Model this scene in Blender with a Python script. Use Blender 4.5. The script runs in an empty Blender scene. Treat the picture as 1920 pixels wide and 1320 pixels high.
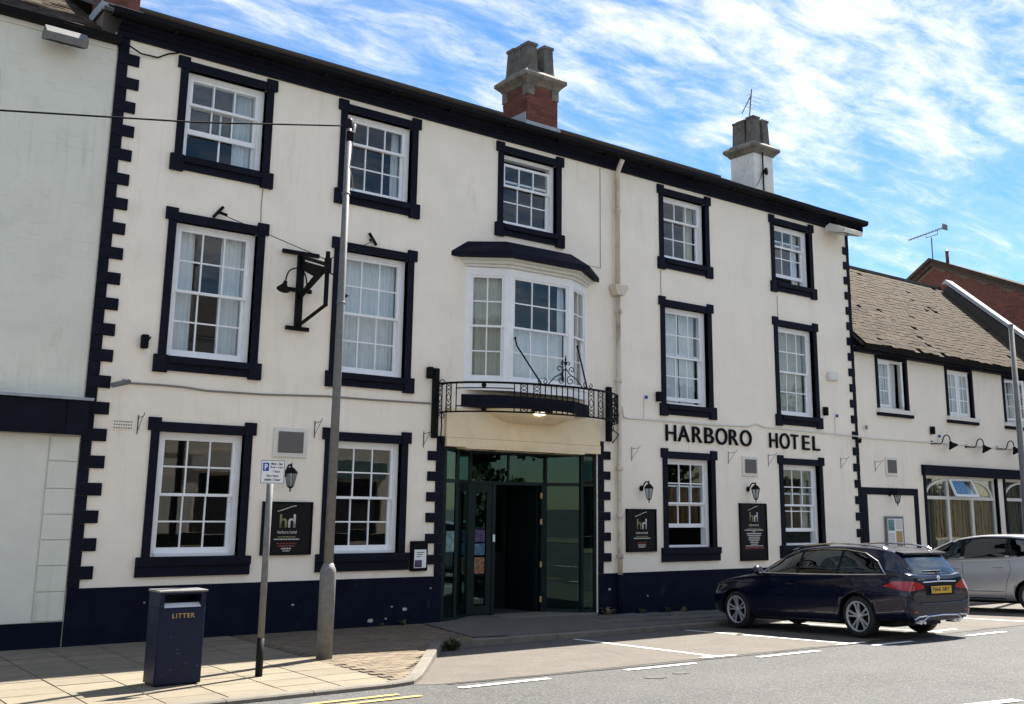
import bpy, bmesh, math, random
from mathutils import Vector, Matrix
random.seed(7)
R = math.radians
S = bpy.context.scene
COL = S.collection
# ------------------------------------------------------------------ camera, world, sun
CAMY = -14.5106
cd = bpy.data.cameras.new('camera'); cam = bpy.data.objects.new('camera', cd); COL.objects.link(cam)
r_ = Vector((0.7956872, -0.6055580, 0.0134658)); u_ = Vector((-0.1335939, -0.1537681, 0.9790342)); f_ = Vector((0.5907914, 0.7808040, 0.2032503))
M = Matrix.Identity(4)
for i in range(3):
    M[i][0] = r_[i]; M[i][1] = u_[i]; M[i][2] = -f_[i]
M[0][3] = 0; M[1][3] = CAMY; M[2][3] = 0
cam.matrix_world = M
cd.sensor_width = 36; cd.lens = 1964.466*36/1920; cd.shift_y = -0.0625
cd.clip_start = 0.1; cd.clip_end = 2000
S.camera = cam
SUN_EL, SUN_AZ = R(51.5), math.atan2(.76, .235)      # azimuth measured from +Y towards +X
W = bpy.data.worlds.new('World'); S.world = W; W.use_nodes = True
nt = W.node_tree; N = nt.nodes; L = nt.links
bg = N['Background']; bg.inputs[1].default_value = 0.15
sky = N.new('ShaderNodeTexSky'); sky.sky_type = 'NISHITA'; sky.sun_disc = False
sky.sun_elevation = SUN_EL; sky.sun_rotation = SUN_AZ; sky.ozone_density = 4.0; sky.dust_density = 0.15; sky.air_density = 1.15
tc = N.new('ShaderNodeTexCoord')
sep = N.new('ShaderNodeSeparateXYZ'); L.new(tc.outputs['Generated'], sep.inputs[0])
def wm(op, a, b=None, clamp=False):
    n = N.new('ShaderNodeMath'); n.operation = op; n.use_clamp = clamp
    for i, v in enumerate((a, b)):
        if v is None: continue
        if isinstance(v, (int, float)): n.inputs[i].default_value = v
        else: L.new(v, n.inputs[i])
    return n.outputs[0]
zc = wm('MAXIMUM', sep.outputs[2], 0.04)
px = wm('DIVIDE', sep.outputs[0], wm('ADD', zc, .12)); py = wm('DIVIDE', sep.outputs[1], wm('ADD', zc, .12))
cmb = N.new('ShaderNodeCombineXYZ'); L.new(px, cmb.inputs[0]); L.new(py, cmb.inputs[1])
def cloudnoise(scale, rot, stretch, detail, rough, dist):
    mp = N.new('ShaderNodeMapping'); mp.inputs['Rotation'].default_value = (0, 0, R(rot)); mp.inputs['Scale'].default_value = stretch
    L.new(cmb.outputs[0], mp.inputs[0])
    n = N.new('ShaderNodeTexNoise'); n.inputs['Scale'].default_value = scale; n.inputs['Detail'].default_value = detail
    n.inputs['Roughness'].default_value = rough; n.inputs['Distortion'].default_value = dist
    L.new(mp.outputs[0], n.inputs[0]); return n.outputs[0]
n1 = cloudnoise(1.05, 35, (1.0, 1.9, 1), 3, .5, .3)
n2 = cloudnoise(4.6, 28, (1.0, 2.3, 1), 13, .66, .35)
n3 = cloudnoise(17.0, -20, (1.0, 1.5, 1), 9, .65, .2)
# heavier cloud towards +X (the right of the view), thin wisps to the left
dxx = wm('SUBTRACT', px, 1.35); dyy = wm('SUBTRACT', py, .85)
dd = wm('SQRT', wm('ADD', wm('MULTIPLY', dxx, dxx), wm('MULTIPLY', dyy, dyy)))
ramp = wm('ADD', wm('MAXIMUM', wm('SUBTRACT', .22, wm('MULTIPLY', dd, .40)), -.055), wm('MULTIPLY', wm('MULTIPLY', wm('SUBTRACT', dd, 1.3), 1.1, True), .10))  # last term thickens cloud out of view, added to brighten the shaded front wall
cl = wm('ADD', wm('ADD', wm('MULTIPLY', n1, .95), wm('MULTIPLY', n2, .95)), wm('ADD', wm('MULTIPLY', n3, .22), wm('SUBTRACT', ramp, .03)))
cm_ = N.new('ShaderNodeMapRange'); cm_.interpolation_type = 'SMOOTHSTEP'
cm_.inputs[1].default_value = .93; cm_.inputs[2].default_value = 1.40; cm_.inputs[3].default_value = 0; cm_.inputs[4].default_value = .86
L.new(cl, cm_.inputs[0])
mix = N.new('ShaderNodeMix'); mix.data_type = 'RGBA'
hs = N.new('ShaderNodeHueSaturation'); hs.inputs['Saturation'].default_value = 1.3; hs.inputs['Value'].default_value = .25; L.new(sky.outputs[0], hs.inputs['Color'])
veil = wm('MULTIPLY', wm('SUBTRACT', wm('ADD', n2, wm('MULTIPLY', n1, .6)), .58), .7, True)
inv = wm('MULTIPLY', wm('SUBTRACT', 1.0, cm_.outputs[0]), veil)
L.new(wm('ADD', cm_.outputs[0], inv), mix.inputs[0]); L.new(hs.outputs[0], mix.inputs[6]); mix.inputs[7].default_value = (2.25, 2.2, 2.2, 1)
L.new(mix.outputs[2], bg.inputs[0])
sl = bpy.data.lights.new('sun', 'SUN'); sl.energy = 3.75; sl.angle = R(.53); sl.color = (1, .94, .84)
so = bpy.data.objects.new('sun', sl); COL.objects.link(so)
so.rotation_euler = Vector((.76, .235, 1)).to_track_quat('Z', 'Y').to_euler(); so.location = (20, 10, 30)
S.view_settings.view_transform = 'Standard'; S.view_settings.look = 'None'; S.view_settings.gamma = 1
S.view_settings.use_curve_mapping = False; S.view_settings.exposure = 2.08
S.render.engine = 'CYCLES'; S.cycles.max_bounces = 8

# ------------------------------------------------------------------ materials
MATS = {}
def mat(name, base, rough=.7, metal=0., var=.0, vscale=6., bump=0., bscale=60., spec=.5, rnd=0., coat=0., stain=None, emit=None, coord='Object', speck=None, streak=None):
    m = bpy.data.materials.new(name); m.use_nodes = True; nt = m.node_tree; n = nt.nodes; l = nt.links
    b = n['Principled BSDF']; b.inputs['Base Color'].default_value = (*base, 1); b.inputs['Roughness'].default_value = rough
    b.inputs['Metallic'].default_value = metal; b.inputs['Specular IOR Level'].default_value = spec
    if coat: b.inputs['Coat Weight'].default_value = coat; b.inputs['Coat Roughness'].default_value = .04
    g = n.new('ShaderNodeNewGeometry'); pos = g.outputs['Position']
    col = None
    def mixc(fac, a, c, mode='MIX'):
        x = n.new('ShaderNodeMix'); x.data_type = 'RGBA'; x.blend_type = mode
        if isinstance(fac, float): x.inputs[0].default_value = fac
        else: l.new(fac, x.inputs[0])
        for i, v in ((6, a), (7, c)):
            if isinstance(v, tuple): x.inputs[i].default_value = (*v, 1)
            else: l.new(v, x.inputs[i])
        return x.outputs[2]
    def noise(sc, det=6, ro=.6, stretch=None):
        t = n.new('ShaderNodeTexNoise'); t.inputs['Scale'].default_value = sc; t.inputs['Detail'].default_value = det; t.inputs['Roughness'].default_value = ro
        if stretch:
            mp = n.new('ShaderNodeMapping'); mp.inputs['Scale'].default_value = stretch; l.new(pos, mp.inputs[0]); l.new(mp.outputs[0], t.inputs[0])
        else: l.new(pos, t.inputs[0])
        return t.outputs[0]
    def mr(v, a, b_, c=0., d=1.):
        x = n.new('ShaderNodeMapRange'); x.inputs[1].default_value = a; x.inputs[2].default_value = b_; x.inputs[3].default_value = c; x.inputs[4].default_value = d
        l.new(v, x.inputs[0]); return x.outputs[0]
    if var:
        lo = tuple(c*(1-var) for c in base); hi = tuple(min(1, c*(1+var*.6)) for c in base)
        col = mixc(mr(noise(vscale), .3, .7), lo, hi)
    if rnd:
        oi = n.new('ShaderNodeObjectInfo'); src = col if col else base
        f = mr(oi.outputs['Random'], 0, 1, 1-rnd, 1+rnd*.5)
        vm = n.new('ShaderNodeVectorMath'); vm.operation = 'SCALE'; l.new(f, vm.inputs[3])
        if isinstance(src, tuple): vm.inputs[0].default_value = src
        else: l.new(src, vm.inputs[0])
        col = vm.outputs[0]
    if stain:      # (colour, scale, lo, hi, stretch)
        src = col if col else base
        col = mixc(mr(noise(stain[1], 9, .65, stain[4]), stain[2], stain[3]), src, stain[0])
    if streak:     # vertical run marks and grime
        src = col if col else base
        a = noise(7.0, 6, .7, (1.6, 1.6, .10)); b2_ = noise(.55, 3, .5)
        mm = n.new('ShaderNodeMath'); mm.operation = 'MULTIPLY'; l.new(mr(a, .52, .72), mm.inputs[0]); l.new(mr(b2_, .42, .68), mm.inputs[1])
        m3 = n.new('ShaderNodeMath'); m3.operation = 'MULTIPLY'; l.new(mm.outputs[0], m3.inputs[0]); m3.inputs[1].default_value = streak[1]
        col = mixc(m3.outputs[0], src, streak[0])
        c1 = noise(26., 8, .75); col = mixc(mr(c1, .66, .76, 0, streak[1]*.7), col, streak[0])
    if speck:      # (colour, scale, threshold)
        t = n.new('ShaderNodeTexVoronoi'); t.inputs['Scale'].default_value = speck[1]; l.new(pos, t.inputs[0])
        src = col if col else base
        wn = n.new('ShaderNodeSeparateColor'); l.new(t.outputs['Color'], wn.inputs[0])
        col = mixc(mr(wn.outputs[0], speck[2], speck[2]+.12), src, speck[0])
    if col: l.new(col, b.inputs['Base Color'])
    if bump:
        bp = n.new('ShaderNodeBump'); bp.inputs['Strength'].default_value = 1; bp.inputs['Distance'].default_value = bump
        l.new(noise(bscale, 5, .6), bp.inputs['Height']); l.new(bp.outputs[0], b.inputs['Normal'])
    if emit: b.inputs['Emission Color'].default_value = (*emit[:3], 1); b.inputs['Emission Strength'].default_value = emit[3]
    MATS[name] = m; return m
def glass(name, tint, ior=1.5, rough=.0, gloss=(1, 1, 1), boost=1.0, wav=.0):
    m = bpy.data.materials.new(name); m.use_nodes = True; nt = m.node_tree; n = nt.nodes; l = nt.links
    for x in list(n):
        if x.type == 'BSDF_PRINCIPLED': n.remove(x)
    out = n['Material Output']; t = n.new('ShaderNodeBsdfTransparent'); t.inputs[0].default_value = (*tint, 1)
    g = n.new('ShaderNodeBsdfGlossy'); g.inputs['Roughness'].default_value = rough; g.inputs[0].default_value = (*gloss, 1)
    fr = n.new('ShaderNodeFresnel'); gb = n.new('ShaderNodeNewGeometry'); mi_ = n.new('ShaderNodeMapRange')
    mi_.inputs[3].default_value = ior; mi_.inputs[4].default_value = 1/ior; l.new(gb.outputs['Backfacing'], mi_.inputs[0]); l.new(mi_.outputs[0], fr.inputs[0])
    mu = n.new('ShaderNodeMath'); mu.operation = 'MULTIPLY'; mu.use_clamp = True; l.new(fr.outputs[0], mu.inputs[0]); mu.inputs[1].default_value = boost
    mx = n.new('ShaderNodeMixShader'); l.new(mu.outputs[0], mx.inputs[0]); l.new(t.outputs[0], mx.inputs[1]); l.new(g.outputs[0], mx.inputs[2])
    l.new(mx.outputs[0], out.inputs[0])
    if wav:
        ge = n.new('ShaderNodeNewGeometry'); no = n.new('ShaderNodeTexNoise'); no.inputs['Scale'].default_value = 2.2; l.new(ge.outputs['Position'], no.inputs[0])
        bp = n.new('ShaderNodeBump'); bp.inputs['Distance'].default_value = wav; l.new(no.outputs[0], bp.inputs['Height']); l.new(bp.outputs[0], g.inputs['Normal']); 
    return m
cream = mat('cream_render', (.92, .84, .715), .85, streak=((.55, .48, .37), .38), var=.05, vscale=1.3, bump=.006, bscale=42, stain=((.56, .49, .38), 1.2, .60, .95, (1.6, 1.6, .35)))
lcream = mat('pale_green_brick_paint', (.70, .70, .61), .8, streak=((.36, .34, .25), .5), var=.06, vscale=2, bump=.003, bscale=30, stain=((.36, .36, .28), 1.6, .6, .95, (1.5, 1, .5)))
wcream = mat('warm_cream_render', (.89, .81, .685), .85, streak=((.5, .43, .33), .5), var=.05, vscale=1.4, bump=.003, bscale=45, stain=((.55, .48, .36), 1.0, .62, .95, (1.2, 1, .5)))
lintelc = mat('tan_cream_paint', (.82, .68, .46), .75, var=.07, vscale=2, bump=.002, bscale=50, stain=((.42, .33, .2), 1.8, .55, .9, (1, 1, .7)))
navy = mat('navy_masonry_paint', (.0075, .0085, .018), .7, spec=.12, var=.25, vscale=5, bump=.0015, bscale=70, rnd=.12)
navyp = mat('navy_plinth_paint', (.006, .0085, .021), .75, spec=.08, var=.3, vscale=3, bump=.002, bscale=40, stain=((.05, .055, .07), 3.0, .62, .9, (1, 1, .6)))
white = mat('white_gloss_paint', (.86, .87, .88), .4, var=.05, vscale=7, stain=((.45, .42, .35), 5., .66, .95, None))
offwhite = mat('offwhite_paint', (.72, .70, .64), .5, var=.06, vscale=6)
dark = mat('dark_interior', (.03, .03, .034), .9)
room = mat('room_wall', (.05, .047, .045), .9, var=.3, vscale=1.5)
blackiron = mat('black_iron', (.004, .004, .005), .6, spec=.12, bump=.0008, bscale=80)
curt = mat('net_curtain', (.82, .83, .84), .9, var=.08, vscale=4)
curt2 = mat('cream_curtain', (.55, .52, .42), .9, var=.08, vscale=4)
curtb = mat('brown_vertical_blind', (.20, .16, .085), .85, var=.15, vscale=3)
pane_m = glass('window_glass', (.80, .86, .88), 1.5, boost=1.35, wav=.0004)
pane_g = glass('green_tinted_glass', (.26, .42, .40), 1.5, boost=1.1, gloss=(.62, .92, .90))
carglass = glass('car_glass', (.20, .27, .26), 1.5, boost=1.5)
slate = mat('pale_slate', (.078, .059, .042), .9, spec=.1, var=.4, vscale=9, bump=.004, bscale=60, rnd=.38, stain=((.045, .038, .03), 3.2, .55, .8, None))
slate2 = mat('dark_slate', (.05, .045, .042), .7, var=.2, vscale=8, rnd=.2)
brickm = mat('red_brick', (.17, .052, .036), .85, var=.25, vscale=9, bump=.003, bscale=60, rnd=.35)
mortar = mat('mortar', (.16, .13, .11), .9, bump=.003, bscale=80)
stonem = mat('weathered_stone', (.22, .20, .165), .9, var=.3, vscale=8, bump=.004, bscale=50, stain=((.06, .06, .055), 3, .45, .75, None))
potm = mat('sooty_terracotta', (.13, .12, .105), .9, var=.35, vscale=7, bump=.003, bscale=60, stain=((.03, .03, .03), 4, .5, .75, None))
lead = mat('lead_flashing', (.33, .36, .39), .5, var=.2, vscale=6, bump=.003, bscale=20)
paintwhite = mat('weathered_white_paint', (.78, .77, .73), .8, var=.12, vscale=5, stain=((.25, .25, .24), 3, .55, .85, (1, 1, .5)))
galv = mat('galvanised_steel', (.17, .17, .17), .6, metal=0., spec=.25, var=.22, vscale=14, bump=.0008, bscale=90, stain=((.16, .15, .14), 5, .5, .8, (1, 1, .25)))
pipec = mat('cream_pipe_paint', (.66, .57, .45), .6, var=.1, vscale=5, stain=((.22, .13, .06), 2.5, .50, .72, (1, 1, .35)))
binm = mat('navy_bin_paint', (.005, .010, .034), .45, spec=.22, var=.15, vscale=8, bump=.0006, bscale=60, stain=((.05, .07, .10), 7, .66, .85, None))
gold = mat('gold_print', (.42, .28, .10), .5)
steel = mat('brushed_steel', (.6, .6, .6), .3, metal=.9)
asph = mat('road_asphalt', (.058, .057, .057), .9, var=.26, vscale=.8, bump=.006, bscale=55, stain=((.047, .047, .05), .45, .5, .75, (.25, 1.6, 1)), speck=((.125, .122, .117), 80., .72))
asph2 = mat('parking_bay_surface', (.120, .104, .088), .92, var=.16, vscale=2.0, bump=.009, bscale=40, stain=((.10, .09, .078), 1.1, .56, .8, None), speck=((.07, .065, .06), 55., .82))
pave_a = mat('pavement_asphalt', (.12, .105, .09), .9, var=.14, vscale=3, bump=.003, bscale=70)
slab = mat('concrete_slab', (.20, .168, .12), .88, var=.13, vscale=5, bump=.002, bscale=70, rnd=.13, stain=((.125, .11, .085), 1.5, .55, .8, None))
blockm = mat('buff_block_paver', (.175, .135, .09), .9, var=.15, vscale=8, bump=.003, bscale=60, rnd=.25)
kerbm = mat('concrete_kerb', (.165, .148, .122), .85, var=.2, vscale=7, bump=.003, bscale=50, rnd=.12)
linem = mat('white_road_paint', (.80, .79, .76), .7, var=.08, vscale=10, stain=((.3, .29, .27), 14, .66, .8, None))
yellowm = mat('yellow_road_paint', (.50, .35, .11), .8, var=.2, vscale=10, stain=((.2, .17, .11), 9, .50, .68, None))
soil = mat('joint_sand', (.10, .085, .065), .95)
red = mat('red_lens', (.35, .006, .012), .15, coat=1.)
carblue = mat('midnight_blue_car_paint', (.003, .005, .022), .25, metal=.2, coat=.7, spec=.3)
carsilver = mat('silver_car_paint', (.50, .51, .53), .33, metal=.55, coat=1.)
carred = mat('red_car_paint', (.35, .02, .015), .3, coat=1.)
chrome = mat('chrome_trim', (.75, .75, .76), .12, metal=1.)
rubber = mat('black_rubber', (.012, .012, .013), .75)
plastic = mat('black_plastic', (.006, .006, .007), .6, spec=.2)
alloy = mat('alloy_rim', (.42, .43, .45), .35, metal=.25, coat=.5)
platey = mat('yellow_plate', (.62, .40, .03), .5)
inkm = mat('black_ink', (.01, .01, .01), .6)
signw = mat('white_sign_face', (.78, .79, .80), .5)
signb = mat('blue_sign_square', (.015, .06, .36), .5)
signk = mat('black_sign_board', (.005, .005, .007), .35, spec=.15)
olive = mat('olive_lettering', (.25, .25, .11), .6)
greyl = mat('pale_grey_lettering', (.62, .60, .56), .6)
redl = mat('dull_red_lettering', (.22, .04, .04), .6)
leafm = mat('weed_leaf', (.05, .075, .025), .8, rnd=.3)
dryl = mat('dry_weed', (.22, .17, .09), .8)
hedge = mat('hedge_leaf', (.045, .08, .022), .8, var=.3, vscale=6, bump=.05, bscale=9)
fencem = mat('brown_fence_board', (.16, .11, .06), .85, rnd=.25, var=.2, vscale=7)
glow = mat('lit_lamp_glass', (.9, .85, .65), .4, emit=(1., .9, .62, 1.0))
glow2 = mat('warm_bulb', (.9, .6, .2), .4, emit=(1., .5, .12, .9))
lensm = mat('lamp_lens', (.33, .33, .33), .25)
lanternglass = glass('lantern_glass', (.65, .68, .7), 1.5, boost=1.2)
sticker = {'purple': mat('purple_sticker', (.07, .04, .14), .5, var=.9, vscale=16), 'blue': mat('blue_sticker', (.05, .13, .22), .5, var=.8, vscale=18), 'orange': mat('orange_sticker', (.26, .12, .06), .5, var=.9, vscale=20), 'teal': mat('teal_poster', (.14, .25, .25), .5, var=.6, vscale=14)}
doorm = mat('dark_green_frame', (.006, .013, .015), .45, spec=.2)

# ------------------------------------------------------------------ helpers
def link(name, me, m=None, parent=None, label=None, loc=None):
    if isinstance(me, bmesh.types.BMesh):
        bm = me; me = bpy.data.meshes.new(name); bmesh.ops.recalc_face_normals(bm, faces=bm.faces); bm.to_mesh(me); bm.free()
        if m: me.materials.append(m)
    elif m and not me.materials: me.materials.append(m)
    o = bpy.data.objects.new(name, me); COL.objects.link(o)
    if loc: o.location = loc
    if parent: setpar(o, parent)
    if label: o['label'] = label
    return o
PM = {}
def setpar(o, p):
    o.parent = p; o.matrix_parent_inverse = PM.get(p.name, Matrix.Identity(4))
    PM[o.name] = Matrix.Identity(4) if o.location.length == 0 and o.rotation_euler[:] == (0, 0, 0) and o.scale[:] == (1, 1, 1) else None
    # store inverse of the world matrix of this object for its own children
    PM[o.name] = (PM_W(p) @ o.matrix_parent_inverse @ o.matrix_basis).inverted()
WM = {}
def PM_W(p):
    m = PM.get(p.name)
    return m.inverted() if m is not None else Matrix.Identity(4)
def thing(name, label, cat, loc=(0, 0, 0), group=None):
    o = bpy.data.objects.new(name, None); COL.objects.link(o); o.location = loc; o.empty_display_size = .3
    o['label'] = label; o['category'] = cat
    if group: o['group'] = group
    PM[o.name] = Matrix.Translation(Vector(loc)).inverted()
    return o
def tag(o, label, cat, group=None, kind=None):
    if label: o['label'] = label
    if cat: o['category'] = cat
    if group: o['group'] = group
    if kind: o['kind'] = kind
    return o
def struct(o, label=None):
    o['kind'] = 'structure'
    if label: o['label'] = label
    return o
def box(bm, x0, x1, y0, y1, z0, z1, bev=0.):
    v = [bm.verts.new((x, y, z)) for x in (x0, x1) for y in (y0, y1) for z in (z0, z1)]
    fs = [(0, 1, 3, 2), (4, 6, 7, 5), (0, 4, 5, 1), (2, 3, 7, 6), (0, 2, 6, 4), (1, 5, 7, 3)]
    ff = [bm.faces.new([v[i] for i in f]) for f in fs]
    if bev:
        es = list({e for f in ff for e in f.edges}); bmesh.ops.bevel(bm, geom=es, offset=bev, segments=1, affect='EDGES')
    return bm
def B(*a, bev=0.):
    return box(bmesh.new(), *a, bev=bev)
def bx(name, m, parent, *a, bev=0., label=None):
    return link(name, B(*a, bev=bev), m, parent, label)
def prism(bm, pts, axis, a, b):
    """polygon pts (2D) extruded along axis ('x','y','z') from a to b"""
    def P(p, t): return {'x': (t, p[0], p[1]), 'y': (p[0], t, p[1]), 'z': (p[0], p[1], t)}[axis]
    va = [bm.verts.new(P(p, a)) for p in pts]; vb = [bm.verts.new(P(p, b)) for p in pts]
    bm.faces.new(va); bm.faces.new(vb[::-1]); n = len(pts)
    for i in range(n): bm.faces.new((va[i], vb[i], vb[(i+1) % n], va[(i+1) % n]))
    return bm
def tube(bm, pts, r, seg=8, r2=None):
    pts = [Vector(p) for p in pts]; rings = []; n = len(pts); prev = None
    for i, p in enumerate(pts):
        d = (pts[min(i+1, n-1)]-pts[max(i-1, 0)]).normalized()
        if prev is None:
            a = d.orthogonal().normalized()
        else:
            a = (prev-d*prev.dot(d)); a = a.normalized() if a.length > 1e-6 else d.orthogonal().normalized()
        prev = a; b = d.cross(a)
        rr = r if r2 is None else r+(r2-r)*i/max(1, n-1)
        rings.append([bm.verts.new(p+a*math.cos(2*math.pi*k/seg)*rr+b*math.sin(2*math.pi*k/seg)*rr) for k in range(seg)])
    for i in range(n-1):
        for k in range(seg):
            f = bm.faces.new((rings[i][k], rings[i][(k+1) % seg], rings[i+1][(k+1) % seg], rings[i+1][k])); f.smooth = seg > 6
    bm.faces.new(rings[0][::-1]); bm.faces.new(rings[-1]); return bm
def sm(pts, n=5):
    P = [Vector(p) for p in pts]; out = []
    for i in range(len(P)-1):
        p0, p1, p2, p3 = P[max(i-1, 0)], P[i], P[i+1], P[min(i+2, len(P)-1)]
        for k in range(n):
            f = k/n; out.append(.5*((2*p1)+(p2-p0)*f+(2*p0-5*p1+4*p2-p3)*f*f+(3*p1-p0-3*p2+p3)*f**3))
    return out+[P[-1]]
def lathe(bm, prof, c, seg=16, axis=Vector((0, 0, 1)), smooth=True, cap=True):
    """prof: (radius, height) pairs along axis from c"""
    axis = Vector(axis).normalized(); a = axis.orthogonal().normalized(); b = axis.cross(a); c = Vector(c); rings = []
    for r, h in prof:
        rings.append([bm.verts.new(c+axis*h+a*math.cos(2*math.pi*k/seg)*r+b*math.sin(2*math.pi*k/seg)*r) for k in range(seg)])
    for i in range(len(prof)-1):
        for k in range(seg):
            f = bm.faces.new((rings[i][k], rings[i][(k+1) % seg], rings[i+1][(k+1) % seg], rings[i+1][k])); f.smooth = smooth
    if cap: bm.faces.new(rings[0][::-1]); bm.faces.new(rings[-1])
    return bm
UB = {}
def unit_box(m, bev=0.03):
    if m.name not in UB:
        me = bpy.data.meshes.new('unit_'+m.name); bm = B(-.5, .5, -.5, .5, -.5, .5); bm.to_mesh(me); bm.free(); me.materials.append(m); UB[m.name] = me
    return UB[m.name]
def piece(name, m, parent, c, size, rot=None):
    o = bpy.data.objects.new(name, unit_box(m)); COL.objects.link(o); o.location = c; o.scale = size
    if rot: o.rotation_euler = rot
    if parent: o.parent = parent; o.matrix_parent_inverse = PM.get(parent.name, Matrix.Identity(4))
    return o
def pieces(name, m, parent, items, limit=300):
    """items: (centre, size, rot). the nearest `limit` are objects, the rest one joined part"""
    cp = Vector((0, CAMY, 0)); items = sorted(items, key=lambda t: (Vector(t[0])-cp).length)
    for c, s, r in items[:limit]: piece(name, m, parent, c, s, r)
    rest = items[limit:]
    if rest:
        bm = bmesh.new()
        for c, s, r in rest:
            mt = Matrix.Translation(Vector(c)) @ (Matrix.Identity(4) if r is None else __import__('mathutils').Euler(r).to_matrix().to_4x4()) @ Matrix.Diagonal((*s, 1))
            bmesh.ops.create_cube(bm, size=1, matrix=mt)
        o = link(name, bm, m, parent); o['kind'] = 'stuff'
def textmesh(s, w, h, x, z, y, depth=.004, align='L', bold=0., flipx=False, spacing=1.):
    cu = bpy.data.curves.new('t', 'FONT'); cu.body = s; cu.size = 1; cu.extrude = 0; cu.offset = bold; cu.space_character = spacing
    o = bpy.data.objects.new('t', cu); COL.objects.link(o); bpy.context.view_layer.update()
    dg = bpy.context.evaluated_depsgraph_get(); me = bpy.data.meshes.new_from_object(o.evaluated_get(dg)); bpy.data.objects.remove(o)
    xs = [v.co.x for v in me.vertices]; ys = [v.co.y for v in me.vertices]
    x0, x1, y0, y1 = min(xs), max(xs), min(ys), max(ys)
    sx = w/(x1-x0) if w else h/(y1-y0); sy = h/(y1-y0) if h else sx
    bm = bmesh.new(); bm.from_mesh(me); bpy.data.meshes.remove(me)
    W_ = (x1-x0)*sx; off = {'L': 0, 'C': -W_/2}[align]
    for v in bm.verts:
        vx = (v.co.x-x0)*sx
        if flipx: vx = W_-vx
        v.co = Vector((x+off+vx, y, z+(v.co.y-y0)*sy))
    bmesh.ops.remove_doubles(bm, verts=bm.verts, dist=1e-5)
    if depth:
        r = bmesh.ops.extrude_face_region(bm, geom=list(bm.faces)); 
        for v in [g for g in r['geom'] if isinstance(g, bmesh.types.BMVert)]: v.co.y -= depth
    return bm
def lerp(a, b, t): return a+(b-a)*t
def interp(x, xs, ys):
    if x <= xs[0]: return ys[0]
    for i in range(len(xs)-1):
        if x <= xs[i+1]: return lerp(ys[i], ys[i+1], (x-xs[i])/(xs[i+1]-xs[i]))
    return ys[-1]
def zroad(y): return interp(-y, [1.5, 6, 12, 18, 60], [-2.02, -1.82, -1.70, -1.72, -1.8])
def zpav(x, y):
    zk = interp(x, [6.6, 10.5, 15, 40], [-1.84, -1.93, -1.95, -1.97]); zb = interp(x, [9.6, 13.4, 16.2, 40], [-1.825, -1.87, -1.935, -1.96])
    t = min(1, max(0, 1+y/1.5)); return lerp(zk, zb, t)

# ------------------------------------------------------------------ ground
bm = bmesh.new()
ys = [-1.35, -2.2, -3, -4, -5, -6, -8, -10, -12, -15, -18, -60, -400]; xs = [-400, -60, -20, 0, 5, 10, 15, 20, 30, 60, 400]
vv = [[bm.verts.new((x, y, zroad(y))) for x in xs] for y in ys]
for i in range(len(ys)-1):
    for j in range(len(xs)-1): bm.faces.new((vv[i][j], vv[i][j+1], vv[i+1][j+1], vv[i+1][j]))
road = struct(link('road', bm, asph))
bm = bmesh.new(); xs2 = [-400, 0, 9, 16, 60, 400]; ys2 = [-1.3, 3, 60, 400]
vv = [[bm.verts.new((x, y, -2.08)) for x in xs2] for y in ys2]
for i in range(len(ys2)-1):
    for j in range(len(xs2)-1): bm.faces.new((vv[i][j], vv[i][j+1], vv[i+1][j+1], vv[i+1][j]))
struct(link('ground', bm, soil))
def sheet(name, pts, m, dz, zf=lambda x, y: zroad(y), sub=1, parent=None):
    """polygon laid on the ground, cut into strips so that it follows the fall of the road"""
    bm = bmesh.new(); vs = [bm.verts.new((x, y, 0)) for x, y in pts]; bm.faces.new(vs)
    y0, y1 = min(p[1] for p in pts), max(p[1] for p in pts)
    for yc in (-1.5, -2.2, -3, -4, -5, -6, -8, -10, -12):
        if y0 < yc < y1: bmesh.ops.bisect_plane(bm, geom=list(bm.verts)+list(bm.edges)+list(bm.faces), plane_co=(0, yc, 0), plane_no=(0, 1, 0))
    for v in bm.verts: v.co.z = zf(v.co.x, v.co.y)+dz
    return link(name, bm, m, parent)
bay = struct(sheet('parking_bay_surface', [(6.3, -4.5), (8.6, -1.38), (40, -1.38), (40, -4.95), (13, -4.98), (8, -4.78), (6.5, -4.66)], asph2, .004))
mk = struct(bpy.data.objects.new('road_marking', None)); COL.objects.link(mk); PM[mk.name] = Matrix.Identity(4)
def line(name, a, b, w, m=linem, dz=.009):
    a, b = Vector(a), Vector(b); d = (b-a).normalized(); n = Vector((-d.y, d.x))*w/2
    return sheet(name, [tuple(a+n), tuple(b+n), tuple(b-n), tuple(a-n)], m, dz, parent=mk)
for a, b in (((6.53, -5.08), (7.69, -5.12)), ((8.82, -5.14), (9.91, -5.2)), ((10.99, -5.28), (12.18, -5.32)), ((13.3, -5.4), (14.2, -5.42)), ((15.54, -5.5), (16.6, -5.52)), ((18, -5.5), (19.2, -5.5)), ((20.4, -5.5), (21.6, -5.5))):
    line('dash_line', a, b, .1)
line('centre_dash', (8.7, -8.74), (10.28, -9.02), .12); line('centre_dash', (2.2, -8.3), (5.2, -8.6), .12); line('centre_dash', (13.5, -9.1), (16.5, -9.2), .12)
line('bay_divider', (11.05, -1.62), (10.67, -4.9), .085); line('bay_end_bar', (10.37, -4.87), (10.97, -4.92), .085, dz=.013)
line('bay_divider', (13.44, -1.7), (13.30, -5.06), .085); line('bay_end_bar', (13.0, -5.02), (13.6, -5.06), .085, dz=.013)
line('bay_divider', (15.9, -1.7), (15.85, -4.9), .085); line('bay_end_bar', (15.5, -4.72), (16.5, -4.75), .085, dz=.013)
line('bay_divider', (18.9, -1.7), (18.8, -4.9), .085)
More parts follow.
